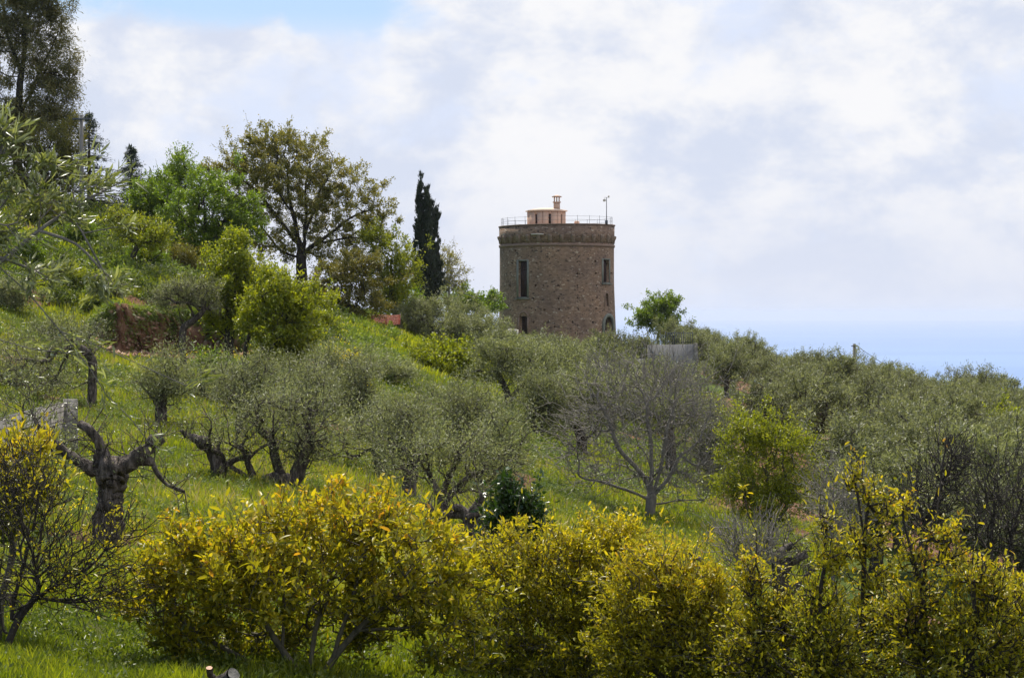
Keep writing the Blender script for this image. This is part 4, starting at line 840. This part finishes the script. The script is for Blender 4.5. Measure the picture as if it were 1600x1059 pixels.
for k in range(7):
    px, dd = spots[k*9 + 2]; yb = HY - float(H((px - CX)/F*dd, dd))*F/dd; s = F/dd; hh = [3.5, 3.9, 3.2, 3.7, 3.4, 4.1, 3.3][k]*s; q = random.Random(k + 60)
    bl = [(px + q.uniform(-.9, .9)*s, yb - hh*q.uniform(.50, .80), s*q.uniform(.8, 1.3), s*q.uniform(.6, 1.0), q.uniform(-.9, .9)) for _ in range(7)] + [(px, yb - hh*.55, 1.6*s, 1.0*s)] + [(px + q.uniform(-.9, .9)*s, yb - hh*.92, .3*s, .55*s, q.uniform(-.5, .5)) for _ in range(3)]
    PR_ = tree('olive_tree', grove_label(px, dd), 'olive tree', px, dd, [[(px, yb), (px + .1*s, yb - .9*s), (px + q.uniform(-.3, .3)*s, yb - 1.6*s)], [(px, yb - .9*s), (px + .6*s, yb - 1.6*s)], [(px, yb - .9*s), (px - .6*s, yb - 1.5*s)]], bl, n=420, L=13000, leaf=(.155, .042), r0=.2, rt=.004, thick=.02, seed=80 + k, spread=.10, depth=1.1, tw=.5, twup=.9, group='olive trees of the dense grove on the right slope')
    ROOTS.append((PR_, px, dd)); PROTO.append([o for o in COL.objects if o.name.startswith('olive_tree') and not o.parent][-1])
used = {k*9 + 2 for k in range(7)}
protos = PROTO
for i, (px, dd) in enumerate(spots):
    if i in used: continue
    x = (px - CX)/F*dd; sc = rs.uniform(.82, 1.12)*(.88 if dd > 195 or dd < 62 else 1.0)
    ROOTS.append((dup(protos[rs.randrange(7)], x, dd, rs.uniform(0, 6.28), sc, 'olive', 'olive trees of the dense grove on the right slope'), px, dd))
finish_labels(ROOTS)
tree('leafy_bush', 'bright lime-green bush at the right edge of the grove', 'bush', 1582, 98, [[(1582, 745), (1582, 700)]], [(1580, 665, 22, 22), (1600, 675, 20, 22)], n=160, L=5000, leaf=(.13, .07), mat='lime', seed=95)
tree('evergreen_tree', 'dark rounded tree at the far right end of the crest', 'tree', 1590, 236, [[(1590, 680), (1590, 640)]], [(1590, 625, 16, 18), (1612, 622, 16, 18), (1600, 640, 24, 18)], n=200, L=9000, leaf=(.3, .12), mat='conifer', seed=96, spread=.2)

# large bare tree
tree('bare_tree', 'large leafless grey tree with fan of fine twigs right of centre', 'bare tree', 1018, 55, [[(1018, 828), (1018, 775), (1016, 720), (1010, 660), (1005, 610)], [(1019, 782), (1050, 740), (1085, 695), (1110, 650)], [(1018, 785), (980, 765), (930, 750), (900, 745)], [(1018, 770), (985, 720), (955, 670), (930, 620)], [(1020, 770), (1035, 720), (1045, 660), (1055, 600)], [(1020, 788), (1060, 780), (1100, 782)], [(1018, 730), (1025, 670)], [(1019, 755), (1000, 700), (985, 640)]],
     [(1010, 590, 70, 34), (950, 620, 50, 36), (1070, 620, 50, 36), (920, 680, 46, 40), (1100, 680, 40, 42), (1010, 660, 80, 50), (960, 740, 66, 24), (1070, 740, 60, 34), (900, 710, 30, 30), (1115, 740, 26, 30)],
     n=2000, L=0, bark='bark_pale', r0=.14, rt=.006, alpha=.32, seed=101, wob=.07, expo=.6, attach=.35, flare=1.35, shell=.36, thick=.02, tw=.5, ntw=3, twup=.45, grow_=1.18)

# ------------------------------------------------------------------ gnarled pruned olives
def gnarled(label, px, d, limbs, seed, nt=60, L=500, tl=.55):
    """limbs: ([(px, py, depth offset) ...], start radius, end radius) with radii in photo pixels; the first is the trunk"""
    rng = np.random.default_rng(seed); x0 = (px - CX)/F*d; z0 = float(H(x0, d)) - .05; base = np.array([x0, d, z0]); s = d/F; root = empty('pruned_olive_tree', base, label, 'olive tree', 'old pruned olive trees')
    V = []; Fs = []; nb = 0; A = []; B = []; ends = []
    def tub(P, r, n, rough):
        nonlocal nb
        v, f = tube_arrays(P, r, n, rough, rng); V.append(v); Fs.append(f + nb); Fs.append(np.arange(n)[None, :] + nb + len(v) - n); nb += len(v)
    for li, (pts, ra, rb) in enumerate(limbs):
        q = np.array([W(p[0], p[1], d + (p[2] if len(p) > 2 else 0)) for p in pts]) - base
        if li == 0: q[0] = (0, 0, -.15)
        m = max(8, int(np.linalg.norm(np.diff(q, axis=0), axis=1).sum()/(.045 if li == 0 else .06))); t = np.linspace(0, len(q) - 1, m); P = np.stack([np.interp(t, np.arange(len(q)), q[:, k]) for k in range(3)], 1)
        for _ in range(3): P[1:-1] = .5*P[1:-1] + .25*(P[:-2] + P[2:])
        P[1:-1] += rng.normal(size=(m - 2, 3))*ra*s*.10; u = t/t[-1]; r = (ra + (rb - ra)*u)*s
        for _ in range(3): c = rng.random(); r = r*(1 + (.28 if li else .12)*np.exp(-((u - c)/(.05 if li else .12))**2))           # burrs
        if li == 0: r = r*(1 + .6*np.exp(-u/.12))*np.sqrt(np.clip((1.04 - u)/.10, .15, 1))
        tub(P, r, 18 if li == 0 else 10, .10 if li == 0 else .06)
        if li == 0:
            for k in range(7):                                                                                # ribs and roots running up the old bole
                a_ = k*.9 + rng.random()*.5; o_ = np.stack([np.cos(a_ + u*1.1), np.sin(a_ + u*1.1), 0*u], 1)*r[:, None]*.86; tub((P + o_)[:int(m*.97)], (r*.24*(1 - u**3*.8))[:int(m*.97)], 7, .12)
        for k in range(int(nt*(1 if li else .5)/len(limbs)) + 2):
            i = rng.integers(int(m*.3), m); e = P[i]; dr = unit(unit(rng.normal(size=3)) + np.array([0, 0, .7])); Lg = tl*rng.uniform(.3, 1.2); mid = e + dr*Lg*.5 + rng.normal(size=3)*.05; en = mid + unit(dr + rng.normal(size=3)*.5)*Lg*.5
            tub(np.array([e, mid, en]), np.array([.008, .0055, .003]), 4, 0); A += [mid, e]; B += [en, mid]
            for _ in range(2): e2 = mid + unit(dr + rng.normal(size=3)*.8)*Lg*.4; tub(np.array([mid, e2]), np.array([.004, .0025]), 3, 0); A.append(mid); B.append(e2)
    meshobj('trunk', np.concatenate(V), Fs, M['bark'], root, smooth=True)
    v, f, rn = leaves(rng, np.array(A), np.array(B), L, .05, .016, .02, 0, .2, .6); meshobj('crown', v, f, M['olive_near'], root, attrs={'rnd': rn})
gnarled('severely pruned old olive stump with thick crooked limbs in the left foreground', 166, 26, [([(166, 838), (169, 800), (174, 762), (178, 716)], 18, 20), ([(186, 735), (200, 722, -.1), (222, 706), (238, 692), (254, 683)], 14, 8), ([(170, 752), (150, 738), (122, 720), (98, 706, .1), (84, 690), (64, 668)], 11, 5), ([(166, 722), (162, 704), (154, 688), (140, 672, -.1), (124, 662)], 9, 5.5), ([(184, 722), (206, 716), (240, 721)], 9, 7), ([(158, 735), (153, 716), (157, 704)], 9, 8), ([(238, 722), (246, 744), (262, 760), (288, 768)], 4, 2), ([(72, 676), (60, 668), (50, 650)], 3.5, 1.5)], 110, 80, 1100)
gnarled('hollow dark olive trunk leaning left, behind the severely pruned stump', 346, 37, [([(346, 790), (346, 750), (340, 722)], 13, 12), ([(342, 730), (334, 708), (318, 690), (300, 682)], 11, 7), ([(302, 684), (292, 680), (282, 672)], 5, 3.5), ([(346, 735), (364, 718), (392, 712)], 6, 3)], 111, 40, 600)
gnarled('gnarled olive stump with one upright horn, behind the citrus in the centre', 740, 31, [([(738, 862), (737, 830), (734, 800)], 12, 12), ([(735, 806), (742, 790), (752, 784), (757, 766)], 9, 4), ([(733, 806), (714, 803, .1), (694, 808), (676, 800), (668, 788)], 8, 4), ([(736, 812), (722, 794), (710, 790), (700, 797)], 7, 4), ([(742, 820), (752, 806), (762, 812), (760, 826)], 6, 4)], 112, 26, 260)
gnarled('pruned olive with pale contorted limbs among the right-hand citrus shoots', 1215, 26, [([(1240, 965), (1226, 925), (1216, 892)], 13, 11), ([(1216, 895), (1210, 875), (1226, 856), (1240, 850)], 8, 5), ([(1218, 892), (1240, 876), (1262, 866)], 9, 6), ([(1222, 918), (1196, 905), (1170, 908)], 6, 3), ([(1230, 930), (1256, 906), (1276, 884)], 6, 3)], 113, 60, 420)
tree('olive_tree', 'wispy low grey-green olive shoots in front of the concrete block wall', 'olive tree', 52, 27, [[(52, 800), (50, 740), (42, 690)], [(52, 780), (75, 715)]], [(20, 660, 44, 34), (60, 690, 36, 40), (95, 700, 26, 34), (10, 720, 34, 34), (40, 615, 40, 26)], n=240, L=2300, leaf=(.052, .016), mat='olive_near', bark='bark', r0=.03, rt=.002, thick=.01, seed=116, spread=.03, tw=.22, twup=.5, expo=.6)
tree('leafy_bush', 'small dark glossy-leaved shrub behind the centre of the yellow citrus', 'shrub', 803, 28, [[(803, 860), (803, 820)], [(803, 850), (825, 800)], [(803, 850), (785, 790)]], [(800, 790, 26, 28), (825, 800, 20, 26), (780, 805, 18, 22), (805, 825, 34, 22), (795, 768, 10, 10)], n=260, L=3200, leaf=(.075, .042), mat='citrus_dark', bark='bark_citrus', seed=114, r0=.035, rt=.003, spread=.035, shape=1, thick=.012)

# ------------------------------------------------------------------ foreground citrus
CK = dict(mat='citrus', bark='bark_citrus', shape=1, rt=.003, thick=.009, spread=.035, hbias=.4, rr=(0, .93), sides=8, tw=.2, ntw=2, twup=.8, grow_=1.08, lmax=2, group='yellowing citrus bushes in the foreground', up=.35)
def citrus(label, px, d, trunks, blobs, n, L, seed, r0=.05, leaf=(.072, .034), **k):
    a = dict(CK); a.update(k); tree('citrus_bush', label, 'citrus bush', px, d, trunks, blobs, n=n, L=L, seed=seed, r0=r0, leaf=leaf, **a)
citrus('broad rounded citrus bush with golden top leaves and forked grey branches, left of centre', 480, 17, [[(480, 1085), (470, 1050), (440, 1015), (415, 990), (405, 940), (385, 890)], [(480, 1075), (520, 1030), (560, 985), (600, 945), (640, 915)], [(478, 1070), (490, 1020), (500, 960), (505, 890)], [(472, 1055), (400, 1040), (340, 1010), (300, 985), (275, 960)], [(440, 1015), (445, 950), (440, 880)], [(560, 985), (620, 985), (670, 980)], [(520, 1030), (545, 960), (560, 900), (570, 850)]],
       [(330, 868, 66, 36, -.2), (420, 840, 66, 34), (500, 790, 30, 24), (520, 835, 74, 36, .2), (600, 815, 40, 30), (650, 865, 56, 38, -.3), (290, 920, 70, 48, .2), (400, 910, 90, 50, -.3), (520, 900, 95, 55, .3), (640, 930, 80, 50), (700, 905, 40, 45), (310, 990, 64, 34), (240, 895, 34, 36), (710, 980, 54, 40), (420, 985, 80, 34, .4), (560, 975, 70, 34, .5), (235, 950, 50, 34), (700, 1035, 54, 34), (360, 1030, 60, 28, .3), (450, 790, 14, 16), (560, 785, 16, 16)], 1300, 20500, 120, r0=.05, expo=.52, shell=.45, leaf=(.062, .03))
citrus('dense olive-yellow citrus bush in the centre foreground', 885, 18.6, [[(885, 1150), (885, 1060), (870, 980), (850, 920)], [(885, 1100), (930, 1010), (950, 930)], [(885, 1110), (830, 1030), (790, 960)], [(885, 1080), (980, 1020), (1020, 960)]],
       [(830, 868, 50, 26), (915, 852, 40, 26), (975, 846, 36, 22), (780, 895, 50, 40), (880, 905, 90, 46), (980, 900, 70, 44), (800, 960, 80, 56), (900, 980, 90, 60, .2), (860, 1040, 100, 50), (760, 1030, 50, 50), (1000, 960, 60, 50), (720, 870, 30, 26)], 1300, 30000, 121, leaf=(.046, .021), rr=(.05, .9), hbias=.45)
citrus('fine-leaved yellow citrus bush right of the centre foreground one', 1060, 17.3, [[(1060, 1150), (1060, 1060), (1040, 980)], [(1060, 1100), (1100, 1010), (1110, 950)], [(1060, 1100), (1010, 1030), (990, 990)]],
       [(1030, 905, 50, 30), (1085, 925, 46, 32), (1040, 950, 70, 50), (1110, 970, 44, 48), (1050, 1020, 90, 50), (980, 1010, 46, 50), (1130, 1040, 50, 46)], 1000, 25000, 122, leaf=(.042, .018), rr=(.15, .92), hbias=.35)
stems = [('young citrus with leaning bare stems at the right of the centre bushes', 1195, [[(1195, 1130), (1200, 1040), (1192, 950), (1182, 880), (1168, 800)], [(1200, 1040), (1218, 980), (1215, 920)]], [(1200, 1000, 46, 40), (1175, 920, 18, 30), (1225, 960, 24, 26), (1180, 1040, 60, 36)], 16.6),
         ('upright citrus with golden tips standing left of the tallest right-hand stems', 1285, [[(1290, 1130), (1280, 1040), (1284, 960), (1292, 880), (1298, 810)], [(1280, 1040), (1262, 1000), (1270, 930)]], [(1292, 815, 16, 24), (1300, 870, 22, 26), (1280, 930, 26, 30), (1290, 1000, 46, 40), (1280, 1045, 60, 30), (1250, 970, 18, 22)], 16.2),
         ('tall thin citrus with the highest golden tuft in the right foreground', 1345, [[(1345, 1150), (1346, 1040), (1350, 950), (1356, 860), (1360, 790)], [(1348, 1050), (1385, 1000), (1410, 960)], [(1356, 860), (1345, 800), (1338, 745)]], [(1358, 775, 22, 28), (1338, 745, 10, 14), (1380, 800, 14, 30), (1352, 860, 24, 26), (1375, 920, 30, 30), (1350, 990, 44, 40), (1360, 1045, 60, 30)], 17),
         ('citrus with straight dark central stem in the right foreground', 1440, [[(1440, 1150), (1441, 1050), (1442, 930), (1446, 830), (1470, 760), (1478, 700)], [(1442, 930), (1425, 850), (1410, 780)], [(1442, 1000), (1425, 930)]], [(1470, 840, 30, 16), (1495, 880, 26, 20), (1425, 880, 18, 26), (1440, 950, 40, 30), (1400, 980, 30, 34), (1450, 1020, 54, 40), (1418, 790, 7, 26)], 16),
         ('leaning citrus stems with yellow foliage near the right edge', 1520, [[(1510, 1150), (1515, 1060), (1525, 960), (1520, 900), (1540, 820)], [(1520, 1090), (1560, 1000), (1600, 950), (1640, 900)]], [(1530, 910, 34, 18), (1560, 950, 40, 30), (1510, 985, 36, 34), (1580, 1005, 46, 36), (1530, 1045, 70, 30)], 15.6),
         ('low citrus foliage filling the right corner', 1610, [[(1610, 1130), (1610, 1050), (1600, 1000)]], [(1600, 940, 40, 40), (1620, 1000, 50, 50), (1590, 1040, 50, 30)], 17.5)]
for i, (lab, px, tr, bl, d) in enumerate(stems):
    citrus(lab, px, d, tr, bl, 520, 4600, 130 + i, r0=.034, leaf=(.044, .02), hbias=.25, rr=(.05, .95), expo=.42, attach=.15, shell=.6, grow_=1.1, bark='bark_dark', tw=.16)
# leafless shoots
def saplings(label, px, d, trunks, blobs, seed, n=420, L=0, bark='bark_dark', r0=.032, **k):
    tree('bare_sapling', label, 'sapling', px, d, trunks, blobs, n=n, L=L, leaf=(.04, .018), mat='citrus', bark=bark, r0=r0, rt=.0028, thick=.008, seed=seed, alpha=.6, attach=.3, wob=.05, spread=.03, group='leafless shoots in the foreground', sides=6, **k)
saplings('tall leafless forked shoot rising above the right-hand citrus', 1450, 19, [[(1450, 1110), (1448, 950), (1450, 830), (1470, 750), (1485, 680)], [(1450, 830), (1430, 770), (1438, 710)]], [(1475, 740, 24, 60), (1440, 790, 26, 50), (1500, 720, 20, 40)], 140)
saplings('bushy leafless shoots close to the right edge', 1560, 21, [[(1555, 1080), (1550, 950), (1545, 860), (1560, 780)], [(1550, 940), (1580, 850), (1600, 780)]], [(1540, 790, 36, 60), (1590, 780, 36, 70), (1560, 860, 50, 50)], 141, n=700)
saplings('grey leafless bush between the round yellow-green tree and the golden tuft', 1305, 30, [[(1305, 930), (1302, 850), (1300, 800)], [(1304, 880), (1325, 820)]], [(1290, 770, 34, 50), (1330, 770, 30, 50), (1310, 820, 40, 40)], 142, n=700, bark='bark_pale')
saplings('thin leafless shoots below the round yellow-green tree', 1160, 24, [[(1165, 960), (1160, 900), (1150, 850)], [(1163, 930), (1185, 870)]], [(1150, 850, 34, 40), (1190, 850, 30, 40)], 143, n=420, L=150, bark='bark_pale')
saplings('leafless twiggy shrub with a few green leaves at the left edge', 5, 16.5, [[(2, 1010), (25, 960), (60, 935), (100, 940), (170, 965)], [(10, 990), (30, 900), (50, 830), (62, 760)], [(20, 965), (60, 925), (120, 900), (165, 860)], [(0, 1000), (-10, 900), (0, 800)], [(60, 935), (110, 948), (150, 938), (210, 952)]],
         [(60, 800, 60, 60), (120, 880, 70, 46), (20, 740, 50, 46), (40, 900, 70, 46), (150, 930, 60, 24), (180, 830, 40, 30)], 144, n=1100, L=1600, r0=.034)
citrus('yellow-leaved citrus sprig at the left edge before the block wall', 10, 17.5, [[(5, 1060), (15, 900), (10, 780), (30, 710)]], [(20, 720, 40, 30), (45, 760, 44, 30), (10, 800, 46, 36), (60, 700, 18, 12)], 300, 2300, 145, r0=.03, hbias=.5)

# ------------------------------------------------------------------ near olive whose branches enter at upper left
def near_olive():
    d = 8.2
    tree('olive_tree', 'near olive whose long leafy branches reach in from the left edge', 'olive tree', -330, d, [
        [(-330, 1150), (-300, 900), (-240, 700), (-180, 560), (-100, 430), (-20, 350)],
        [(-100, 430), (0, 418), (45, 458), (95, 518), (140, 575), (165, 615), (205, 655), (232, 690)],
        [(-60, 480), (0, 402), (60, 360), (120, 318), (165, 298), (192, 283)],
        [(95, 515), (165, 545), (230, 575), (290, 602)],
        [(-40, 380), (20, 300), (60, 250), (90, 260)], [(-20, 350), (0, 260), (5, 200)],
        [(60, 360), (130, 365), (180, 355)], [(0, 402), (45, 418), (60, 425)], [(-140, 500), (-40, 520), (50, 545), (110, 552)]],
        [(20, 270, 40, 34), (60, 300, 50, 34), (110, 300, 46, 28), (5, 220, 24, 30), (150, 292, 22, 12), (20, 350, 46, 34), (-60, 300, 70, 80), (95, 340, 40, 22), (-120, 400, 90, 90), (15, 400, 30, 16), (60, 420, 40, 18), (160, 440, 20, 30), (-200, 300, 80, 90)],
        n=420, L=5200, leaf=(.047, .011), mat='olive_near', bark='bark_pale', r0=.021, rt=.0012, alpha=.35, seed=150, spread=.015, shape=1, thick=.004, attach=.3, expo=.5, wob=.06, along=1.1, lmax=2, up=.25, tw=.09, ntw=2, twup=.3, flare=1.1, grow_=.96)
near_olive()

# ------------------------------------------------------------------ cut wood in the foreground
def logpiece(label, P0, P1, r0_, r1_, cut='cutwood'):
    P0 = np.array(P0); P1 = np.array(P1); root = empty('cut_log', P0, label, 'log'); rng = np.random.default_rng(int(abs(P0[0])*100)); t_ = np.linspace(0, 1, 9)[:, None]; P_ = (P1 - P0)*t_ + rng.normal(size=(9, 3))*.006
    v, f = tube_arrays(P_, np.interp(t_[:, 0], [0, 1], [r0_, r1_]), 14, .05, rng); meshobj('bark', v, f, M['bark'], root, smooth=True)
    nrm = unit(P1 - P0); c = P_[-1]; V = [c + (q - c)*.93 + nrm*.012 for q in v[-14:]]; meshobj('cut_face', V, [np.arange(14)], M[cut], root)
    c = P_[0]; V = [c + (q - c)*.93 - nrm*.012 for q in v[:14]]; meshobj('cut_face', V, [np.arange(14)[::-1]], M[cut], root)
logpiece('grey-brown cut log end poking up under the left citrus bush', W(300, 1110, 14.2), W(362, 1054, 14), .045, .048, 'weathered')
logpiece('thin sawn branch with pinkish cut end at the bottom left edge', W(345, 1100, 14.4), W(326, 1047, 14.2), .02, .024)
logpiece('short brown sawn stump at the left edge behind the twigs', W(-5, 1000, 19), W(10, 928, 19), .10, .09, 'weathered')
logpiece('pale broken stick lying across the top of the citrus right of centre', W(1118, 892, 22), W(1078, 862, 22), .02, .026, 'weathered')

M['shrub'] = leafmat('shrub_leaf', [(0, (.02, .035, .008)), (.5, (.055, .08, .014)), (1, (.15, .17, .03))], .4, .5)
M['grassweed'] = leafmat('meadow_weed_leaf', [(0, (.03, .055, .008)), (.5, (.09, .13, .015)), (1, (.2, .22, .04))], .45, .45)
M['straw'] = leafmat('dry_straw', [(0, (.12, .09, .045)), (.5, (.24, .19, .10)), (1, (.38, .32, .19))], .35, .6, spec=.2)
M['undergrowth'] = leafmat('undergrowth_leaf', [(0, (.05, .08, .015)), (.5, (.12, .17, .025)), (1, (.22, .26, .05))], .48, .5)

# ------------------------------------------------------------------ grass, weeds, flowers
def scatter(rng, n, px0, px1, d0, d1, powd=1.0):
    """points spread over the hillside; sparser and coarser with distance"""
    u = rng.random(n); d = (d0**powd + (d1**powd - d0**powd)*u)**(1/powd); px = px0 + (px1 - px0)*rng.random(n); x = (px - CX)/F*d; return x, d
def blades(name, n, reg, h0, w0, mat, label, cat, seed, rr=(0, 1), dens=None, powd=1.0, hs=0):
    rng = np.random.default_rng(seed); x, y = scatter(rng, n, *reg, powd=powd); s = soilmask(x, y); nn_ = .7*vn(x/1.7, y/1.7) + .5*vn(x/.5, y/.5) + .6*vn(x/7.1 + 3, y/9.)
    keep = (rng.random(n) > s*1.15) & (nn_ + .75*rng.random(n) > .08)
    if dens: keep &= dens(x, y, rng)
    x, y, nn_ = x[keep], y[keep], nn_[keep]; m = len(x); z = H(x, y) - .03; sc = np.clip(.45 + .012*y, .6, 1.7)
    h = h0*(.4 + .9*rng.random(m))*(1 + .9*nn_)*(.8 + hs*sc); wv = w0*(.7 + .6*rng.random(m))*sc*1.5; a = rng.random(m)*6.283; b = rng.random(m)*6.283; ln = h*(.15 + .45*rng.random(m))
    P = np.stack([x, y, z], 1); sx = np.stack([np.cos(a), np.sin(a), 0*a], 1)*wv[:, None]*.5; le = np.stack([np.cos(b)*ln, np.sin(b)*ln, h], 1); mid = P + le*np.array([.35, .35, .6])
    v = np.stack([P - sx, P + sx, mid + sx*.8, P + le, mid - sx*.8], 1).reshape(-1, 3); base = np.arange(m)*5
    f = [np.stack([base, base + 1, base + 2, base + 4], 1), np.stack([base + 4, base + 2, base + 3], 1)]
    rn = np.clip(.38 + .75*nn_*.8 + .45*(rng.random(m) - .5) + .12, 0, 1)*(rr[1] - rr[0]) + rr[0]
    o = meshobj(name, v, f, M[mat], attrs={'rnd': np.repeat(rn, 5)}); tag(o, label, cat, kind='stuff')
blades('grass', 150000, (-60, 1700, 13.5, 24), .24, .011, 'grass', 'lush bright green grass growing under the foreground trees', 'grass', 199)
blades('grass', 200000, (-60, 1300, 24, 42), .20, .012, 'grass', 'bright green grass around the old pruned olives', 'grass', 200)
blades('grass', 220000, (-80, 1300, 42, 92), .26, .018, 'grass', 'green grass on the middle of the hillside', 'grass', 201)
blades('grass', 130000, (-60, 1300, 90, 150), .34, .038, 'grass', 'green and straw grass on the upper hillside', 'grass', 202)
blades('dry_grass', 26000, (-60, 1250, 26, 80), .34, .014, 'straw', 'dry straw-coloured stalks standing in the green slope', 'dry grass', 205)
def clumps(name, n, per, reg, rad, leaf, mat, label, cat, seed, dens=None, flat=.7, powd=1.0):
    rng = np.random.default_rng(seed); x, y = scatter(rng, n, *reg, powd=powd); nn_ = vn(x/3.1 + 7, y/3.1) + .5*vn(x/1.1, y/1.1); keep = (nn_ + .5*rng.random(n) > .12) & (soilmask(x, y) < .5)
    if dens: keep &= dens(x, y, rng)
    x, y = x[keep], y[keep]; m = len(x); R_ = rad*(.5 + 1.0*rng.random(m)**1.5); P = np.stack([x, y, H(x, y)], 1); k = np.repeat(np.arange(m), per); N_ = len(k)
    u = unit(rng.normal(size=(N_, 3))); u[:, 2] = np.abs(u[:, 2])*flat; p = P[k] + u*R_[k][:, None]*(rng.random(N_)**.4)[:, None]
    v, f, rn = leaves(rng, p - u*.05, p, N_, leaf[0], leaf[1], .03, 0, .4, .6); rn = np.clip(rn, 0, 1); o = meshobj(name, v, f, M[mat], attrs={'rnd': rn}); tag(o, label, cat, kind='stuff')
hill = lambda x, y, rng: (x/y*F + CX < 700)
clumps('weeds', 6500, 60, (-60, 1250, 22, 60), .2, (.07, .03), 'weed', 'low leafy weeds among the grass on the near slope', 'weeds', 210)
clumps('brambles', 3200, 110, (-60, 1250, 60, 100), .45, (.11, .055), 'weed', 'leafy brambles and herbs on the middle slope', 'undergrowth', 211, dens=lambda x, y, rng: ~((x/y*F + CX < 400) & (x/y*F + CX > 110) & (y > 72) & (y < 89)))
clumps('shrubs', 420, 420, (-60, 520, 88, 150), 1.0, (.16, .08), 'shrub', 'rounded wild shrubs dotted over the upper left hillside', 'undergrowth', 213, dens=hill)
clumps('weeds', 2600, 46, (-60, 1250, 14, 23), .10, (.045, .022), 'grassweed', 'small leafy weeds growing in the nearest grass', 'weeds', 214)
clumps('undergrowth', 1500, 130, (-60, 620, 88, 150), .6, (.17, .085), 'undergrowth', 'rough green undergrowth covering the upper left hillside', 'undergrowth', 212, dens=hill)
def flowers(name, n, spots_, size, label, seed, mat='yellow'):
    rng = np.random.default_rng(seed); X_ = []; 
    for (px, d, rx, rd, k) in spots_:
        m = int(n*k); px_ = px + rng.normal(size=m)*rx; d_ = d + rng.normal(size=m)*rd; X_.append(np.stack([(px_ - CX)/F*d_, d_], 1))
    q = np.concatenate(X_); x, y = q[:, 0], q[:, 1]; kp = vn(x/.9, y/.9) + .5*rng.random(len(x)) > .1; x, y = x[kp], y[kp]; p = np.stack([x, y, H(x, y) + .12 + .25*rng.random(len(x))], 1); m = len(p)
    per = 5; k = np.repeat(np.arange(m), per); v, f, rn = leaves(rng, p[k] - (0, 0, .02), p[k], m*per, size, size*.8, size*.25, 0, .5, .2); o = meshobj(name, v, f, M[mat], attrs={'rnd': rn}); tag(o, label, 'flowers', kind='stuff')
flowers('yellow_flowers', 2600, [(548, 84, 13, 3.5, .45), (530, 95, 16, 5, .35), (560, 78, 10, 1.5, .2), (500, 108, 26, 5, .2), (345, 84, 60, 4, .15)], .045, 'strip of small yellow wildflowers running down the grassy slope', 220)
flowers('yellow_flowers', 700, [(1050, 42, 40, 5, .5), (820, 75, 60, 6, .3), (120, 30, 80, 5, .3), (600, 60, 100, 12, .4)], .028, 'scattered small yellow wildflowers in the grass lower down', 221)

# the raw earth cut: stones, clods and overhanging grass
rng = np.random.default_rng(9); m = 2600; px_ = rng.uniform(150, 395, m); yy = bankd(px_) + rng.uniform(-1.5, .5, m); xx = (px_ - CX)/F*yy; sz = .03 + .13*rng.random(m)**2.5
oc = np.array([[1, 0, 0], [0, 1, 0], [-1, 0, 0], [0, -1, 0], [0, 0, 1], [0, 0, -1]], float); V = oc[None]*(1 + .5*rng.normal(size=(m, 6, 1)))*sz[:, None, None]*np.array([1.2, 1, .8]) + np.stack([xx, yy, H(xx, yy)], 1)[:, None]
of = np.array([[0, 1, 4], [1, 2, 4], [2, 3, 4], [3, 0, 4], [1, 0, 5], [2, 1, 5], [3, 2, 5], [0, 3, 5]]); fcs = (np.arange(m)[:, None, None]*6 + of[None]).reshape(-1, 3)
tag(meshobj('earth_clods', V.reshape(-1, 3), fcs, surfmat('earth_clod', [(.35, (.09, .045, .026)), (.5, (.22, .12, .075)), (.65, (.42, .30, .22))], 2.5)), 'reddish stones and clods crumbling from the raw earth bank', 'stones', kind='stuff')
k = 90; px_ = rng.uniform(140, 410, k*60); k2 = np.repeat(rng.uniform(140, 410, k*4), 45); px_ = k2 + rng.normal(size=len(k2))*3; yy = bankd(px_) + .55 + .35*rng.normal(size=len(px_)); xx = (px_ - CX)/F*yy; P_ = np.stack([xx, yy, H(xx, yy) + .12*rng.random(len(xx))], 1)
v, f, rn = leaves(rng, P_, P_ - (0, .12, .02), len(P_), .22, .035, .05, .35, 0, .8); tag(meshobj('overhanging_grass', v, f, M['undergrowth'], attrs={'rnd': np.clip(rn, 0, 1)}), 'grass hanging over the top edge of the raw earth bank', 'grass', kind='stuff')
